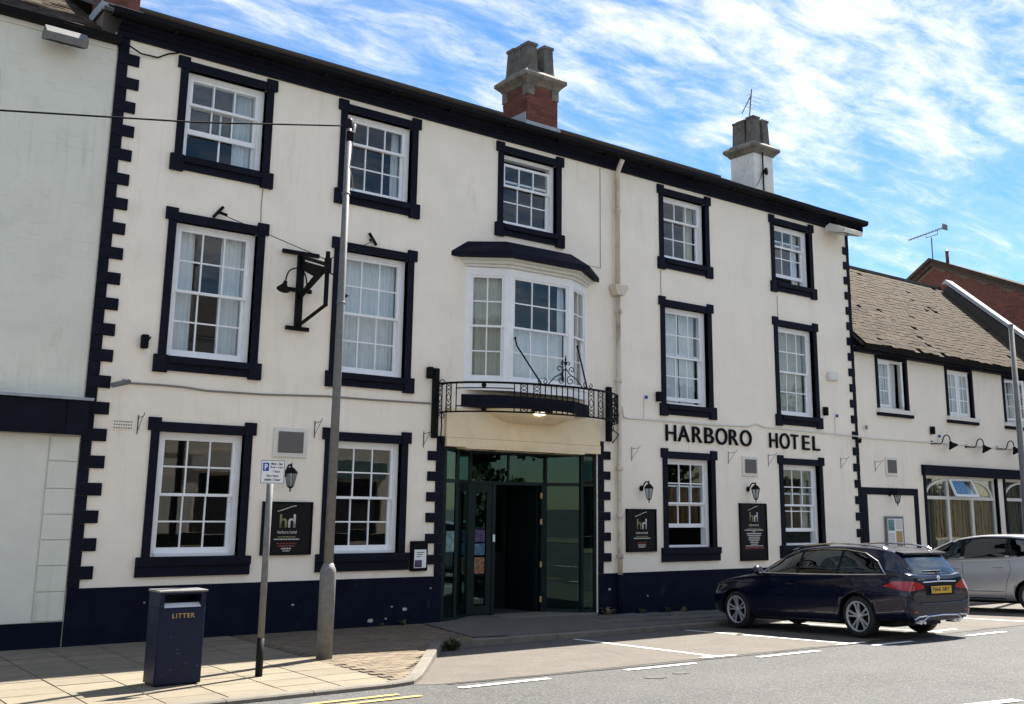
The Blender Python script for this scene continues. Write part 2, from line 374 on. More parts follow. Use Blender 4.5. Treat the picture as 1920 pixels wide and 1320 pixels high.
line('double_yellow_line', (-6, -5.06), (5.80, -5.06), .09, yellowm); line('double_yellow_line', (-6, -5.30), (5.92, -5.30), .09, yellowm)
seamm = mat('tar_seam', (.022, .021, .021), .7, bump=.002, bscale=60)
for pp in ([(6.6, -4.74), (8, -4.86), (9.6, -4.97), (13, -5.06), (18, -5.04), (24, -5.02)], [(9.8, -2.4), (10.3, -3.1), (10.0, -3.9)]):
    bm = bmesh.new(); q = []
    for a_, b_ in zip(pp[:-1], pp[1:]):
        for k in range(10): t_ = k/10; q.append(Vector((lerp(a_[0], b_[0], t_), lerp(a_[1], b_[1], t_)+random.uniform(-.012, .012), 0)))
    wd_ = .035 if len(pp) > 5 else .012; va = [bm.verts.new((p.x, p.y+wd_*random.uniform(.5, 1), zroad(p.y)+.0075)) for p in q]; vb = [bm.verts.new((p.x, p.y-wd_*random.uniform(.5, 1), zroad(p.y)+.0075)) for p in q]
    for k in range(len(q)-1): bm.faces.new((va[k], va[k+1], vb[k+1], vb[k]))
    link('tar_seam', bm, seamm, mk)
# dark oil patches / small studs on the road
for x, y, r0 in ((8.62, -5.83, .13), (9.1, -5.75, .10)):
    bm = bmesh.new(); bmesh.ops.create_circle(bm, cap_ends=True, radius=r0, segments=18)
    for v in bm.verts: v.co = Vector((x+v.co.x*1.1, y+v.co.y*.8, zroad(y+v.co.y*.8)+.006))
    o = link('manhole_cover', bm, mat('iron_cover', (.05, .05, .05), .6, var=.3, vscale=30) if 'iron_cover' not in MATS else MATS['iron_cover'], mk)
# pavement
pav = struct(bpy.data.objects.new('pavement', None)); COL.objects.link(pav); PM[pav.name] = Matrix.Identity(4)
KP = [(-30, -4.55), (6.05, -4.55), (6.35, -4.48), (6.62, -4.2), (7.0, -3.72), (7.78, -2.7), (8.42, -1.85), (8.62, -1.6), (9.0, -1.5), (60, -1.5)]
bm = bmesh.new()
def inset(p): return p
ptsb = [(-30, .6), (-30, -4.5)]+[(x-.06, y+.04) for x, y in KP[1:8]]+[(9.0, -1.45), (60, -1.45), (60, .6)]
vs = [bm.verts.new((x, y, 0)) for x, y in ptsb]; bm.faces.new(vs)
for xc in (6.6, 8, 9.6, 10.5, 13.4, 15, 16.2, 22, 30): bmesh.ops.bisect_plane(bm, geom=list(bm.verts)+list(bm.edges)+list(bm.faces), plane_co=(xc, 0, 0), plane_no=(1, 0, 0))
for yc in (-3, -1.5, -.75, 0): bmesh.ops.bisect_plane(bm, geom=list(bm.verts)+list(bm.edges)+list(bm.faces), plane_co=(0, yc, 0), plane_no=(0, 1, 0))
for v in bm.verts: v.co.z = zpav(v.co.x, v.co.y)-.012
link('bedding', bm, soil, pav)
# smooth asphalt in front of the entrance
bm = bmesh.new(); vs = [bm.verts.new((x, y, 0)) for x, y in [(9.3, .62), (9.3, -1.38), (12.6, -1.38), (12.6, .62)]]; bm.faces.new(vs)
for xc in (9.6, 10.5, 12): bmesh.ops.bisect_plane(bm, geom=list(bm.verts)+list(bm.edges)+list(bm.faces), plane_co=(xc, 0, 0), plane_no=(1, 0, 0))
for yc in (-.75, 0): bmesh.ops.bisect_plane(bm, geom=list(bm.verts)+list(bm.edges)+list(bm.faces), plane_co=(0, yc, 0), plane_no=(0, 1, 0))
for v in bm.verts: v.co.z = zpav(v.co.x, v.co.y)+.002
link('asphalt_strip', bm, pave_a, pav)
def kx(y): # x of the kerb's inner edge for the splay
    return interp(-y, [1.5, 1.85, 2.7, 3.72, 4.2, 4.55], [8.9, 8.3, 7.66, 6.88, 6.5, 6.0])
it = []
def slope_rot(x, y, dx=.1):
    return (0, -math.atan((zpav(x+dx, y)-zpav(x-dx, y))/(2*dx)), 0)
for j in range(11):
    y1 = -.02-j*.41; y0 = y1-.41
    if y0 < -4.45: y0 = -4.44
    for i in range(-9, 11):
        x0 = .07+i*.605; x1 = x0+.605
        if x1 > 6.15: x1 = 6.15
        if x1-x0 < .1 or y1-y0 < .1: continue
        if 3.9 < x0 and y1 > -.01: pass
        if x0 > 5.0 and -2.95 < (y0+y1)/2 < -2.3 and x0 > 5.6: continue
        c = ((x0+x1)/2, (y0+y1)/2); z = zpav(*c)
        it.append(((c[0], c[1], z-.02+random.uniform(-.0015, .0015)), (x1-x0-.017, y1-y0-.015, .04), (random.uniform(-.002, .002), random.uniform(-.002, .002), 0)))
pieces('paving_slab', slab, pav, it, 300)
it = []
for j in range(3):
    y1 = -.02-j*.455; y0 = y1-.455
    for i in range(16):
        x0 = 12.62+i*.605; c = (x0+.3, (y0+y1)/2); z = zpav(*c)
        it.append(((c[0], c[1], z-.02), (.59, .44, .04), (0, 0, 0)))
pieces('entrance_slab', mat('grey_slab', (.125, .115, .10), .88, var=.15, vscale=4, bump=.002, bscale=70, rnd=.15), pav, it, 300)
it = []
bw, bl = .105, .21
j = 0; y = -.03
while y > -4.5:
    x = 5.62 if (-3.0 < y < -2.3) else 6.16
    x += (j % 2)*.105
    xe = kx(y-bw/2)-.03 if y < -1.4 else 9.28
    while x+bl < xe+.06:
        w = min(bl, xe-x)
        if w > .05:
            c = (x+w/2, y-bw/2); it.append(((c[0], c[1], zpav(*c)-.02+random.uniform(-.0015, .0015)), (w-.008, bw-.008, .04), slope_rot(*c)))
        x += bl
    y -= bw; j += 1
it.sort(key=lambda t: t[0][1])
def front(items, n):
    return items[:n], items[n:]
fi, re_ = front(it, 300)
pieces('block_paver', blockm, pav, fi, 300); pieces('block_paver', blockm, pav, re_, 0)
# kerb stones along the path
kb = struct(bpy.data.objects.new('kerb', None)); COL.objects.link(kb); PM[kb.name] = Matrix.Identity(4)
def kerbstone(a, b, w=.13, drop=0.):
    a = Vector(a); b = Vector(b); d = (b-a).normalized(); n = Vector((-d.y, d.x)); g = .004
    a2 = a+d*g; b2 = b-d*g; bm = bmesh.new(); q = []
    for p in (a2, b2):
        zt = zpav(p.x, p.y)+.004-drop
        zlow = min(zroad(p.y), zt)-.12
        q.append([(p, zlow), (p+n*w, zlow), (p+n*w, zt), (p+n*.015, zt), (p, zt-.015)])
    va = [[bm.verts.new((pp.x, pp.y, z)) for pp, z in k] for k in q]
    bm.faces.new(va[0]); bm.faces.new(va[1][::-1])
    for i in range(5): bm.faces.new((va[0][i], va[1][i], va[1][(i+1) % 5], va[0][(i+1) % 5]))
    link('kerb_stone', bm, kerbm, kb)
x = 6.05
while x > -12: kerbstone((x-.914, -4.55), (x, -4.55)); x -= .914
kerbstone((6.05, -4.55), (6.35, -4.48)); kerbstone((6.35, -4.48), (6.62, -4.2))
for a, b in (((6.62, -4.2), (7.0, -3.72)), ((7.0, -3.72), (7.55, -3.0)), ((7.55, -3.0), (8.1, -2.27)), ((8.1, -2.27), (8.42, -1.85)), ((8.42, -1.85), (8.62, -1.6)), ((8.62, -1.6), (9.0, -1.5))): kerbstone(a, b)
x = 9.0
while x < 30: kerbstone((x, -1.5), (x+.914, -1.5), drop=(.0 if x > 9.5 else .01)); x += .914

# ------------------------------------------------------------------ buildings: generic pieces
def wall_with_holes(name, m, parent, x0, x1, z0, z1, holes, yf=0., rev=.2, revm=None):
    bm = bmesh.new(); xs = sorted({x0, x1, *[h[0] for h in holes], *[h[1] for h in holes]}); zs = sorted({z0, z1, *[h[2] for h in holes], *[h[3] for h in holes]})
    inh = lambda x, z: any(h[0] < x < h[1] and h[2] < z < h[3] for h in holes)
    for i in range(len(xs)-1):
        for j in range(len(zs)-1):
            a, b, c, d = xs[i], xs[i+1], zs[j], zs[j+1]
            if inh((a+b)/2, (c+d)/2): continue
            for y in (yf, yf+rev): bm.faces.new([bm.verts.new(p) for p in ((a, y, c), (b, y, c), (b, y, d), (a, y, d))])
    for a, b, c, d in holes:
        for q in (((a, c), (a, d)), ((b, c), (b, d)), ((a, c), (b, c)), ((a, d), (b, d))):
            (xa, za), (xb, zb) = q
            bm.faces.new([bm.verts.new(p) for p in ((xa, yf, za), (xb, yf, zb), (xb, yf+rev, zb), (xa, yf+rev, za))])
    bmesh.ops.remove_doubles(bm, verts=bm.verts, dist=1e-4)
    return link(name, bm, m, parent)
def curtain(name, m, parent, x0, x1, z0, z1, y, fold=.07, amp=.018, top=None):
    bm = bmesh.new(); n = max(8, int((x1-x0)/fold*6)); ph = random.random()*6; rows = [z0, lerp(z0, z1, .35), lerp(z0, z1, .7), z1]
    g = [[bm.verts.new((x0+(x1-x0)*i/n, y+math.sin(i/6*2*math.pi+ph+.4*math.sin(i*.21+k))*amp*(1-.2*k)+.012*math.sin(i*.37+k), z)) for i in range(n+1)] for k, z in enumerate(rows)]
    for k in range(3):
        for i in range(n): f = bm.faces.new((g[k][i], g[k][i+1], g[k+1][i+1], g[k+1][i])); f.smooth = True
    return link(name, bm, m, parent)
def sash(name, parent, x0, x1, z0, z1, y0, y1, rows, cols=3, stile=.055, bar=.022, top=.05, bot=.05, m=white, gm=pane_m, crackp=None):
    bm = bmesh.new(); box(bm, x0, x0+stile, y0, y1, z0, z1); box(bm, x1-stile, x1, y0, y1, z0, z1)
    box(bm, x0+stile, x1-stile, y0, y1, z1-top, z1); box(bm, x0+stile, x1-stile, y0, y1, z0, z0+bot)
    gx0, gx1, gz0, gz1 = x0+stile, x1-stile, z0+bot, z1-top; ym = (y0+y1)/2
    cw = (gx1-gx0)/cols; rh = (gz1-gz0)/rows
    for i in range(1, cols): box(bm, gx0+i*cw-bar/2, gx0+i*cw+bar/2, y0+.008, y1-.004, gz0, gz1)
    for j in range(1, rows): box(bm, gx0, gx1, y0+.011, y1-.007, gz0+j*rh-bar/2, gz0+j*rh+bar/2)
    o = link(name, bm, m, parent)
    for i in range(cols):
        for j in range(rows):
            b2 = bmesh.new(); a, b, c, d = gx0+i*cw+bar/2-.004, gx0+(i+1)*cw-bar/2+.004, gz0+j*rh+bar/2-.004, gz0+(j+1)*rh-bar/2+.004
            t1, t2 = random.uniform(-.0005, .0005), random.uniform(-.0005, .0005)
            b2.faces.new([b2.verts.new(p) for p in ((a, ym-t1-t2, c), (b, ym+t1-t2, c), (b, ym+t1+t2, d), (a, ym-t1+t2, d))])
            link('pane', b2, gm, parent)
    return o
def surround(par, xc, zt, zb, ground=False, hw=.785, jo=.735, op=.622):
    # lintel band, ears, jambs, sill
    piecesX = []
    lt = link('lintel', B(xc-.61, xc+.61, -.034, .12, zt-.185, zt-.055), navy, par)
    for s in (-1, 1):
        a, b = sorted((xc+s*.611, xc+s*hw)); link('corner_block', B(a, b, -.045, .0, zt-.18, zt), navy, par)
        zl = zb+.245 if not ground else zb+.0
        a, b = sorted((xc+s*op, xc+s*jo)); link('jamb', B(a, b, -.03, .13, zb+.24, zt-.181), navy, par)
        if not ground:
            a, b = sorted((xc+s*.60, xc+s*(hw+.008))); link('corner_block', B(a, b, -.06, .0, zb, zb+.245), navy, par)
    if not ground:
        link('window_sill', B(xc-.60, xc+.60, -.085, .14, zb+.135, zb+.235, bev=.006), navy, par); link('sill_band', B(xc-.599, xc+.599, -.04, 0, zb+.03, zb+.134), navy, par)
    else:
        link('window_sill', B(xc-hw-.02, xc+hw+.02, -.08, .14, zb+.12, zb+.24, bev=.006), navy, par); link('sill_band', B(xc-hw-.02, xc+hw+.02, -.045, 0, zb-.02, zb+.119), navy, par)
def window(parent, xc, zt, zb, ru, rl, drop=0., lift=0., curt_=(), ground=False, label=None):
    z1 = zt-.185; z0 = zb+.24; op = .622
    bm = bmesh.new(); y0, y1 = .085, .23; fw = .085; ft = .07
    box(bm, xc-op+.003, xc-op+fw, y0, y1, z0, z1-.003); box(bm, xc+op-fw, xc+op-.003, y0, y1, z0, z1-.003)
    box(bm, xc-op+fw, xc+op-fw, y0, y1, z1-ft, z1-.003); box(bm, xc-op+fw, xc+op-fw, y0-.02, y1, z0, z0+.04)
    w = link('window', bm, white, parent, label)
    surround(w, xc, zt, zb, ground)
    a, b = xc-op+fw-.012, xc+op-fw+.012; H0 = z0+.04; H1 = z1-ft+.006
    frac = ru/(ru+rl); zm = H1-(H1-H0)*frac
    sash('upper_sash', w, a, b, zm-.02-drop, H1-drop, y0+.022, y0+.06, ru, top=.045, bot=.04)
    sash('lower_sash', w, a+.004, b-.004, H0+lift, zm+.02+lift, y0+.066, y0+.104, rl, top=.035, bot=.075, stile=.052)
    if lift > .3 and not ground: sash('inner_sash', w, a+.01, b-.01, H0, zm, y0+.115, y0+.135, 1, 2, stile=.03, bar=.03, top=.03, bot=.03)
    for (c0, c1, k0, k1, m) in curt_:
        curtain('curtain', m, w, lerp(a, b, c0), lerp(a, b, c1), lerp(H0, H1, k0), lerp(H0, H1, k1), y0+.2)
    return w
def brickwork(parent, x0, x1, z0, z1, y, axis='x', m=brickm, limit=300, items=None, sgn=-1, L_=.215, H_=.065, g=.01, clip=None):
    out = []; k = 0; z = z0
    while z < z1-.02:
        x = x0-(k % 2)*(L_+g)/2
        while x < x1:
            a, b = max(x, x0), min(x+L_, x1)
            if b-a > .03:
                zz = z+H_/2
                if clip is None or clip((a+b)/2, zz):
                    pr = random.uniform(-.002, .003)
                    if axis == 'x': out.append((((a+b)/2, y+sgn*(-.004+pr), zz), (b-a, .02, H_), None))
                    else: out.append(((y+sgn*(-.004+pr), (a+b)/2, zz), (.02, b-a, H_), None))
            x += L_+g
        z += H_+g; k += 1
    if items is not None: items += out
    else: pieces('brick', m, parent, out, limit)

# ------------------------------------------------------------------ the hotel
H = thing('hotel_building', 'three storey cream rendered hotel with navy window surrounds, navy quoins and a central bay', 'building', (11, 0, -1.9))
XC = dict(A=5.545, B=8.19, C=11.362, D=15.403, E=18.876)
F = {1: (1.125, -.985), 2: (4.12, 1.75), 3: (6.43, 4.675)}
wins = [('A', 3, 1, 2, 0, .37, [(.72, 1, 0, 1, curt), (.0, .1, .3, 1, curt2)]), ('A', 2, 2, 2, 0, 0, [(0, .30, 0, 1, curt), (.67, 1, 0, 1, curt)]), ('A', 1, 2, 2, 0, 0, []),
        ('B', 3, 1, 2, 0, 0, [(.86, 1, 0, 1, curt)]), ('B', 2, 2, 2, 0, 0, [(0, 1, 0, 1, curt)]), ('B', 1, 2, 2, 0, 0, []),
        ('C', 3, 1, 2, .09, 0, []),
        ('D', 3, 1, 2, 0, 0, [(.75, 1, 0, 1, curt2)]), ('D', 2, 2, 2, 0, 0.05, [(0, .55, 0, 1, curt), (.56, .95, 0, 1, curt)]), ('D', 1, 2, 2, 0, .33, []),
        ('E', 3, 1, 2, 0, .13, [(.78, 1, 0, 1, curt)]), ('E', 2, 2, 2, 0, 0, [(0, 1, 0, 1, curt2)]), ('E', 1, 2, 2, 0, .24, [(.8, 1, .2, 1, curt2)])]
holes = []
for c, f, *_ in wins:
    zt, zb = F[f]; holes.append((XC[c]-.622, XC[c]+.622, zb+.24, zt-.185))
holes.append((9.62, 12.98, -2.1, .95)); holes.append((10.1, 12.62, 2.06, 4.0))
wall_with_holes('front_wall', cream, H, 3.89, 20.99, -2.1, 6.62, holes)
for c, f, ru, rl, dr, li, cu in wins:
    zt, zb = F[f]; window(H, XC[c], zt, zb, ru, rl, dr, li, cu, ground=(f == 1))
# shell
bx('side_wall', paintwhite, H, 20.79, 20.985, .21, 8, -2.1, 6.6); bx('side_wall', cream, H, 3.9, 4.1, .21, 8, -2.1, 6.6); bx('rear_wall', cream, H, 4.1, 20.79, 7.8, 8, -2.1, 6.6)
prism(b_ := bmesh.new(), [(.2, 6.6), (7.9, 6.6), (4.05, 8.75)], 'x', 20.8, 20.98); link('gable_wall', b_, paintwhite, H)
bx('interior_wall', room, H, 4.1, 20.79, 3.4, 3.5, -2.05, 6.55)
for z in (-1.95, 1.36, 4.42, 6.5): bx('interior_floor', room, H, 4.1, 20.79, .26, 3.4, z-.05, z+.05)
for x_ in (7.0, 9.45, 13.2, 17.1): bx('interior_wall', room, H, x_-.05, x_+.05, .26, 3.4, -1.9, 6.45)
# some furniture-like shapes inside the bar so that the ground floor windows show depth
for x_, z_, w_, h_, m_ in ((5.2, -1.85, .5, 1.0, offwhite), (7.9, -1.85, .9, .75, brickm), (15.2, -1.85, .8, .9, fencem), (18.6, -1.85, .7, 1.1, offwhite)):
    bx('bar_counter', m_, H, x_, x_+w_, 1.6, 2.0, z_, z_+h_)
# roof
def roof_slab(parent, x0, x1, ya, za, yb, zb, m, name='roof', th=.05):
    bm = bmesh.new(); dy, dz = yb-ya, zb-za; l = math.hypot(dy, dz); ny, nz = -dz/l*th, dy/l*th
    prism(bm, [(ya, za), (yb, zb), (yb-ny, zb-nz), (ya-ny, za-nz)], 'x', x0, x1); return link(name, bm, m, parent)
roof_slab(H, 3.75, 21.12, -.29, 6.735, 4.05, 8.87, slate2); roof_slab(H, 3.75, 21.12, 8.3, 6.735, 4.05, 8.87, slate2)
bx('ridge_tile', slate2, H, 3.75, 21.12, 3.97, 4.13, 8.83, 8.93)
def slates(parent, x0, x1, ya, za, yb, zb, m, rowh=.2, w=.28, rmax=99, limit=300, name='slate', jag=.5, clipx=None, skip=0.):
    l = math.hypot(yb-ya, zb-za); ang = math.atan2(zb-za, yb-ya); n = min(rmax, int(l/rowh)); it = []
    for j in range(n):
        x = x0-(j % 2)*w/2
        while x < x1:
            a, b = max(x, x0), min(x+w, x1); t = (j+.55)*rowh+random.uniform(-.012, .012)*jag*2
            if b-a > .05 and random.random() >= skip:
                y = ya+math.cos(ang)*t-math.sin(ang)*.012; z = za+math.sin(ang)*t+math.cos(ang)*.012
                it.append((((a+b)/2, y, z), (b-a-.006, rowh*1.35, .012), (ang-.05+random.uniform(-.015, .02)*jag*1.6, random.uniform(-.01, .01)*jag, random.uniform(-.01, .01)*jag)))
            x += w
    pieces(name, m, parent, it, limit)
slates(H, 3.8, 21.1, -.27, 6.76, 4.0, 8.87, slate, rowh=.25, w=.42, limit=120)
# cornice with moulded steps and gutter
prof = [(.0, 6.47), (-.05, 6.47), (-.05, 6.55), (-.09, 6.57), (-.09, 6.61), (-.2, 6.635), (-.2, 6.70), (.0, 6.70)]
link('cornice', prism(bmesh.new(), prof, 'x', 3.86, 21.3), navy, H)
prof = [(-.205, 6.655), (-.30, 6.655), (-.345, 6.69), (-.35, 6.765), (-.335, 6.765), (-.33, 6.70), (-.29, 6.675), (-.205, 6.675)]
link('gutter', prism(bmesh.new(), prof, 'x', 3.7, 21.38), blackiron, H)
link('eaves_return', B(21.0, 21.3, .005, .5, 6.5, 6.69), navy, H)
bx('fascia_board', navy, H, 21.301, 21.36, -.2, .6, 6.52, 6.72)
for x_ in [4.6+i*1.2 for i in range(14)]: link('gutter_bracket', B(x_-.02, x_+.02, -.33, -.2, 6.62, 6.65), blackiron, H)
# plinth
for a, b, zt in ((3.9, 9.62, -1.12), (13.0, 20.98, -1.175)):
    link('plinth', B(a, b, -.03, 0, -2.1, zt), navyp, H)
chipm = mat('bare_render_chip', (.42, .40, .36), .9)
for x_, z_, w_ in ((6.55, -1.42, .022), (7.05, -1.45, .03), (8.35, -1.74, .07), (8.62, -1.72, .03), (8.95, -1.60, .06), (8.72, -1.55, .025), (4.9, -1.33, .02), (13.25, -1.45, .05), (14.2, -1.6, .03), (9.42, -1.30, .025)):
    pts = [(x_+w_*math.cos(a_)*random.uniform(.5, 1), z_+w_*.55*math.sin(a_)*random.uniform(.5, 1)) for a_ in [k*math.pi/4 for k in range(8)]]
    link('paint_chip', prism(bmesh.new(), pts, 'y', -.0325, -.0303), chipm, H)
# quoins: left end, right end, both sides of the entrance
def quoins(xa, xs, xl, z0, pitch, n, h=.165, ztop=None, zbot=None):
    for k in range(n):
        z = z0-k*pitch; a, b = sorted((xa, xl+random.uniform(-.012, .012))); link('quoin_block', B(a, b, -.032, 0, z-h, z, bev=.004), navy, H)
        zt, zb = z-h-.003, z-pitch+.003
        if k == n-1 and zbot is not None: zb = zbot
        if zt-zb > .02: a, b = sorted((xa, xs+random.uniform(-.012, .012))); link('quoin_block', B(a, b, -.028, 0, zb, zt, bev=.004), navy, H)
    if ztop and ztop > z0: a, b = sorted((xa, xs)); link('quoin_block', B(a, b, -.028, 0, z0+.003, ztop), navy, H)
quoins(3.895, 4.045, 4.21, 6.245, .3545, 21, ztop=6.46, zbot=-1.118)
quoins(20.985, 20.90, 20.77, 6.11, .3622, 20, h=.18, ztop=6.46, zbot=-1.17)
quoins(9.619, 9.48, 9.31, .85, .3275, 6, h=.15, ztop=1.1, zbot=-1.118)
quoins(13.001, 13.13, 13.30, 1.0, .364, 6, h=.15, ztop=1.18, zbot=-1.17)
# entrance lintel block
bx('entrance_lintel', lintelc, H, 9.62, 13.0, -.07, .38, 1.09, 1.57); bx('entrance_lintel', lintelc, H, 9.62, 13.0, -.085, .38, .94, 1.085)
pts = [(9.9, .39), (10.0, -.10), (10.6, -.16), (11.3, -.185), (12.0, -.16), (12.6, -.10), (12.75, .39)]
link('soffit_board', prism(bmesh.new(), pts, 'z', .915, .938), lintelc, H)
for x_ in (10.6, 11.9): bx('soffit_spotlight', plastic, H, x_-.05, x_+.05, -.05, .05, .905, .914)
bm = bmesh.new()   # shallow bowl shaped corbel under the bay
seg = 20; pr = [(1.0, 1.60, .50), (.98, 1.54, .48), (.80, 1.47, .40), (.62, 1.41, .30), (.5, 1.385, .22), (.0, 1.38, .0)]
rings = [[bm.verts.new((11.36+.95*r*math.cos(math.pi*k/seg), -.07-d*math.sin(math.pi*k/seg), z)) for k in range(seg+1)] for r, z, d in pr]
for i in range(len(pr)-1):
    for k in range(seg):
        try: f = bm.faces.new((rings[i][k], rings[i][k+1], rings[i+1][k+1], rings[i+1][k])); f.smooth = True
        except ValueError: pass
link('bay_corbel', bm, lintelc, H)
# bay window --------------------------------------------------------------
PB = [(9.99, 0), (10.67, -.373), (12.05, -.373), (12.735, 0)]
def offp(d, dl=None):
    return [(PB[0][0]-d, 0), (PB[1][0]-d*.55, PB[1][1]-d*.9), (PB[2][0]+d*.55, PB[2][1]-d*.9), (PB[3][0]+d, 0)]
bay_p = link('bay_window', prism(bmesh.new(), offp(.0)+[(12.7, .0), (10.02, .0)][:0], 'z', 1.90, 2.04), white, H, 'white painted canted bay window above the entrance')
def bl(n_, d, z0, z1, m): return link(n_, prism(bmesh.new(), offp(d), 'z', z0, z1), m, bay_p)
bl('bay_skirt', .05, 1.61, 1.82, navy); bl('bay_sill', .035, 2.045, 2.075, white); bl('bay_head', .0, 3.93, 4.02, white)
bl('bay_cornice', .06, 4.025, 4.07, offwhite); bl('bay_cornice', .12, 4.073, 4.12, offwhite); bl('bay_cornice', .17, 4.123, 4.165, offwhite)
bm = bmesh.new(); lo = offp(.32); mid = offp(.30); hi = [(10.0, 0), (10.62, -.30), (12.1, -.30), (12.72, 0)]
ra = [bm.verts.new((x, y, 4.168)) for x, y in lo]; rb = [bm.verts.new((x, y, 4.25)) for x, y in lo]; rc = [bm.verts.new((x, y, 4.47+.04*(y < 0))) for x, y in hi]
for p, q in ((ra, rb), (rb, rc)):
    for i in range(3): bm.faces.new((p[i], p[i+1], q[i+1], q[i]))
bm.faces.new(rc); bm.faces.new(ra[::-1]); bm.faces.new((ra[0], rb[0], rc[0], rc[3], rb[3], ra[3]))
link('bay_roof', bm, navy, bay_p)
def facade_window(a, b, z0, z1, cols, post=(.12, .12), cu=()):
    """one face of the bay: frame, two sashes, panes; built flat then turned onto the face a-b"""
    a, b = Vector((*a, 0)), Vector((*b, 0)); Lf = (b-a).length; d = (b-a)/Lf; n = Vector((d.y, -d.x, 0))
    before = set(bpy.data.objects)
    bm = bmesh.new(); p0, p1 = post
    box(bm, 0, p0, 0, .1, z0, z1); box(bm, Lf-p1, Lf, 0, .1, z0, z1); box(bm, p0, Lf-p1, .0, .1, z1-.05, z1); box(bm, p0, Lf-p1, .0, .1, z0, z0+.03)
    link('bay_frame', bm, white, bay_p)
    zm = (z0+z1)/2-.0
    sash('upper_sash', bay_p, p0-.005, Lf-p1+.005, zm-.02, z1-.045, .02, .055, 2, cols, top=.04, bot=.035, stile=.045)
    sash('lower_sash', bay_p, p0, Lf-p1, z0+.028, zm+.02, .058, .092, 2, cols, top=.035, bot=.055, stile=.045)
    for c0, c1, k0, k1, m in cu: curtain('curtain', m, bay_p, lerp(p0, Lf-p1, c0), lerp(p0, Lf-p1, c1), lerp(z0, z1, k0), lerp(z0, z1, k1), .16)
    for o in set(bpy.data.objects)-before:
        for v in o.data.vertices: c = v.co; v.co = a+d*c.x-n*c.y+Vector((0, 0, c.z))
facade_window(PB[0], PB[1], 2.075, 3.93, 2, (.09, .11), [(0, 1, 0, 1, curt2)])
facade_window(PB[1], PB[2], 2.075, 3.93, 3, (.07, .07), [(0, .98, 0, .52, curt), (.9, 1, .5, 1, curt)])
facade_window(PB[2], PB[3], 2.075, 3.93, 2, (.11, .09), [(0, 1, 0, 1, curt2)])
# entrance glazing -------------------------------------------------------
EN = link('entrance_screen', B(9.64, 12.97, .62, .70, .90, .93), doorm, H, 'dark green glazed entrance screen with recessed open doorway')
plan = [(9.66, .03), (10.0, .16), (10.57, .60), (12.25, .60), (12.72, .14), (12.96, .05)]
ZB_, ZT_, ZTR = -1.84, .93, .385
def post(x, y, z0=ZB_, z1=ZT_, w=.035): link('frame_post', B(x-w, x+w, y-w, y+w, z0, z1), doorm, EN)
for p in plan: post(*p, w=.032)
def strip_(a, b, z0, z1, m, name, off=0., t=.012):
    a, b = Vector(a), Vector(b); d = (b-a).normalized(); n = Vector((d.y, -d.x)); o_ = n*off; q = [a+o_+n*t/2, b+o_+n*t/2, b+o_-n*t/2, a+o_-n*t/2]
    return link(name, prism(bmesh.new(), [tuple(v) for v in q], 'z', z0, z1), m, EN)
segs = list(zip(plan[:-1], plan[1:]))
for i, (a, b) in enumerate(segs):
    va, vb = Vector(a), Vector(b); d = (vb-va).normalized()*.034; a, b = va+d, vb-d
    strip_(a, b, ZTR-.03, ZTR+.03, doorm, 'transom', t=.06); strip_(a, b, ZT_-.04, ZT_, doorm, 'head_rail', t=.06)
    if i != 2: strip_(a, b, ZB_, ZB_+.05, doorm, 'bottom_rail', t=.06); strip_(a, b, ZB_+.05, ZTR-.03, pane_g, 'glass_panel')
    strip_(a, b, ZTR+.03, ZT_-.04, pane_g, 'glass_panel')
# the fixed leaf beside the doorway with stickers, the open door, inner doors
for x_ in (11.08, 12.18): post(x_, .6, ZB_, ZTR-.03)
post(11.4, .6, ZTR+.03, ZT_-.04, .02); 
for xx in (10.63, 10.98): bx('door_stile', doorm, EN, xx-.055, xx+.055, .57, .63, ZB_+.02, ZTR-.035)
bx('door_rail', doorm, EN, 10.686, 10.924, .57, .63, ZB_+.02, ZB_+.16); bx('door_rail', doorm, EN, 10.686, 10.924, .57, .63, ZTR-.16, ZTR-.035)
bx('glass_panel', pane_g, EN, 10.686, 10.924, .595, .605, ZB_+.16, ZTR-.16)
for z0, z1, k in ((-.62, -.42, 'purple'), (-.84, -.65, 'blue'), (-1.15, -.88, 'orange')): bx('door_sticker', sticker[k], EN, 10.70, 10.91, .588, .592, z0, z1)
bx('door_sticker', sticker['teal'], EN, 9.74, 9.90, .045, .05, -.75, -.42)
bx('entry_keypad', white, EN, 11.06, 11.10, .55, .566, -.62, -.5)
# open outward leaf folded back inside the lobby
bx('open_door', doorm, EN, 12.10, 12.15, .66, 1.5, ZB_+.02, ZTR-.04, label='open entrance door folded back into the dark lobby')
for z_ in (.18, -.28, -1.02, -1.62): bx('hinge', gold, EN, 12.11, 12.15, .55, .566, z_-.05, z_+.05)
for xa, xb in ((11.1, 11.58), (11.62, 12.09)):
    dr = bx('inner_door', doorm, EN, xa, xb, 1.55, 1.6, ZB_, ZTR)
    link('door_pane', B(xa+.09, xb-.09, 1.541, 1.549, -.85, .2), pane_g, dr); link('door_panel', B(xa+.09, xb-.09, 1.535, 1.549, -1.7, -1.0, bev=.01), plastic, dr)
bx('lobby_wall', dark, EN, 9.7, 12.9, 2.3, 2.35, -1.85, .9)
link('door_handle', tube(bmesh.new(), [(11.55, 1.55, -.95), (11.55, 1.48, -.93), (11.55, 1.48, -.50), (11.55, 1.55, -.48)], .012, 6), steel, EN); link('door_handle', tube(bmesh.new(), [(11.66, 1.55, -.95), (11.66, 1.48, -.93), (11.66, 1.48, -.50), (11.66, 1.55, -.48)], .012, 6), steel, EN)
bx('threshold', kerbm, EN, 9.62, 12.99, -.02, .66, -1.95, -1.84); bx('lobby_floor', dark, EN, 9.7, 12.9, .661, 3.3, -1.9, -1.845)
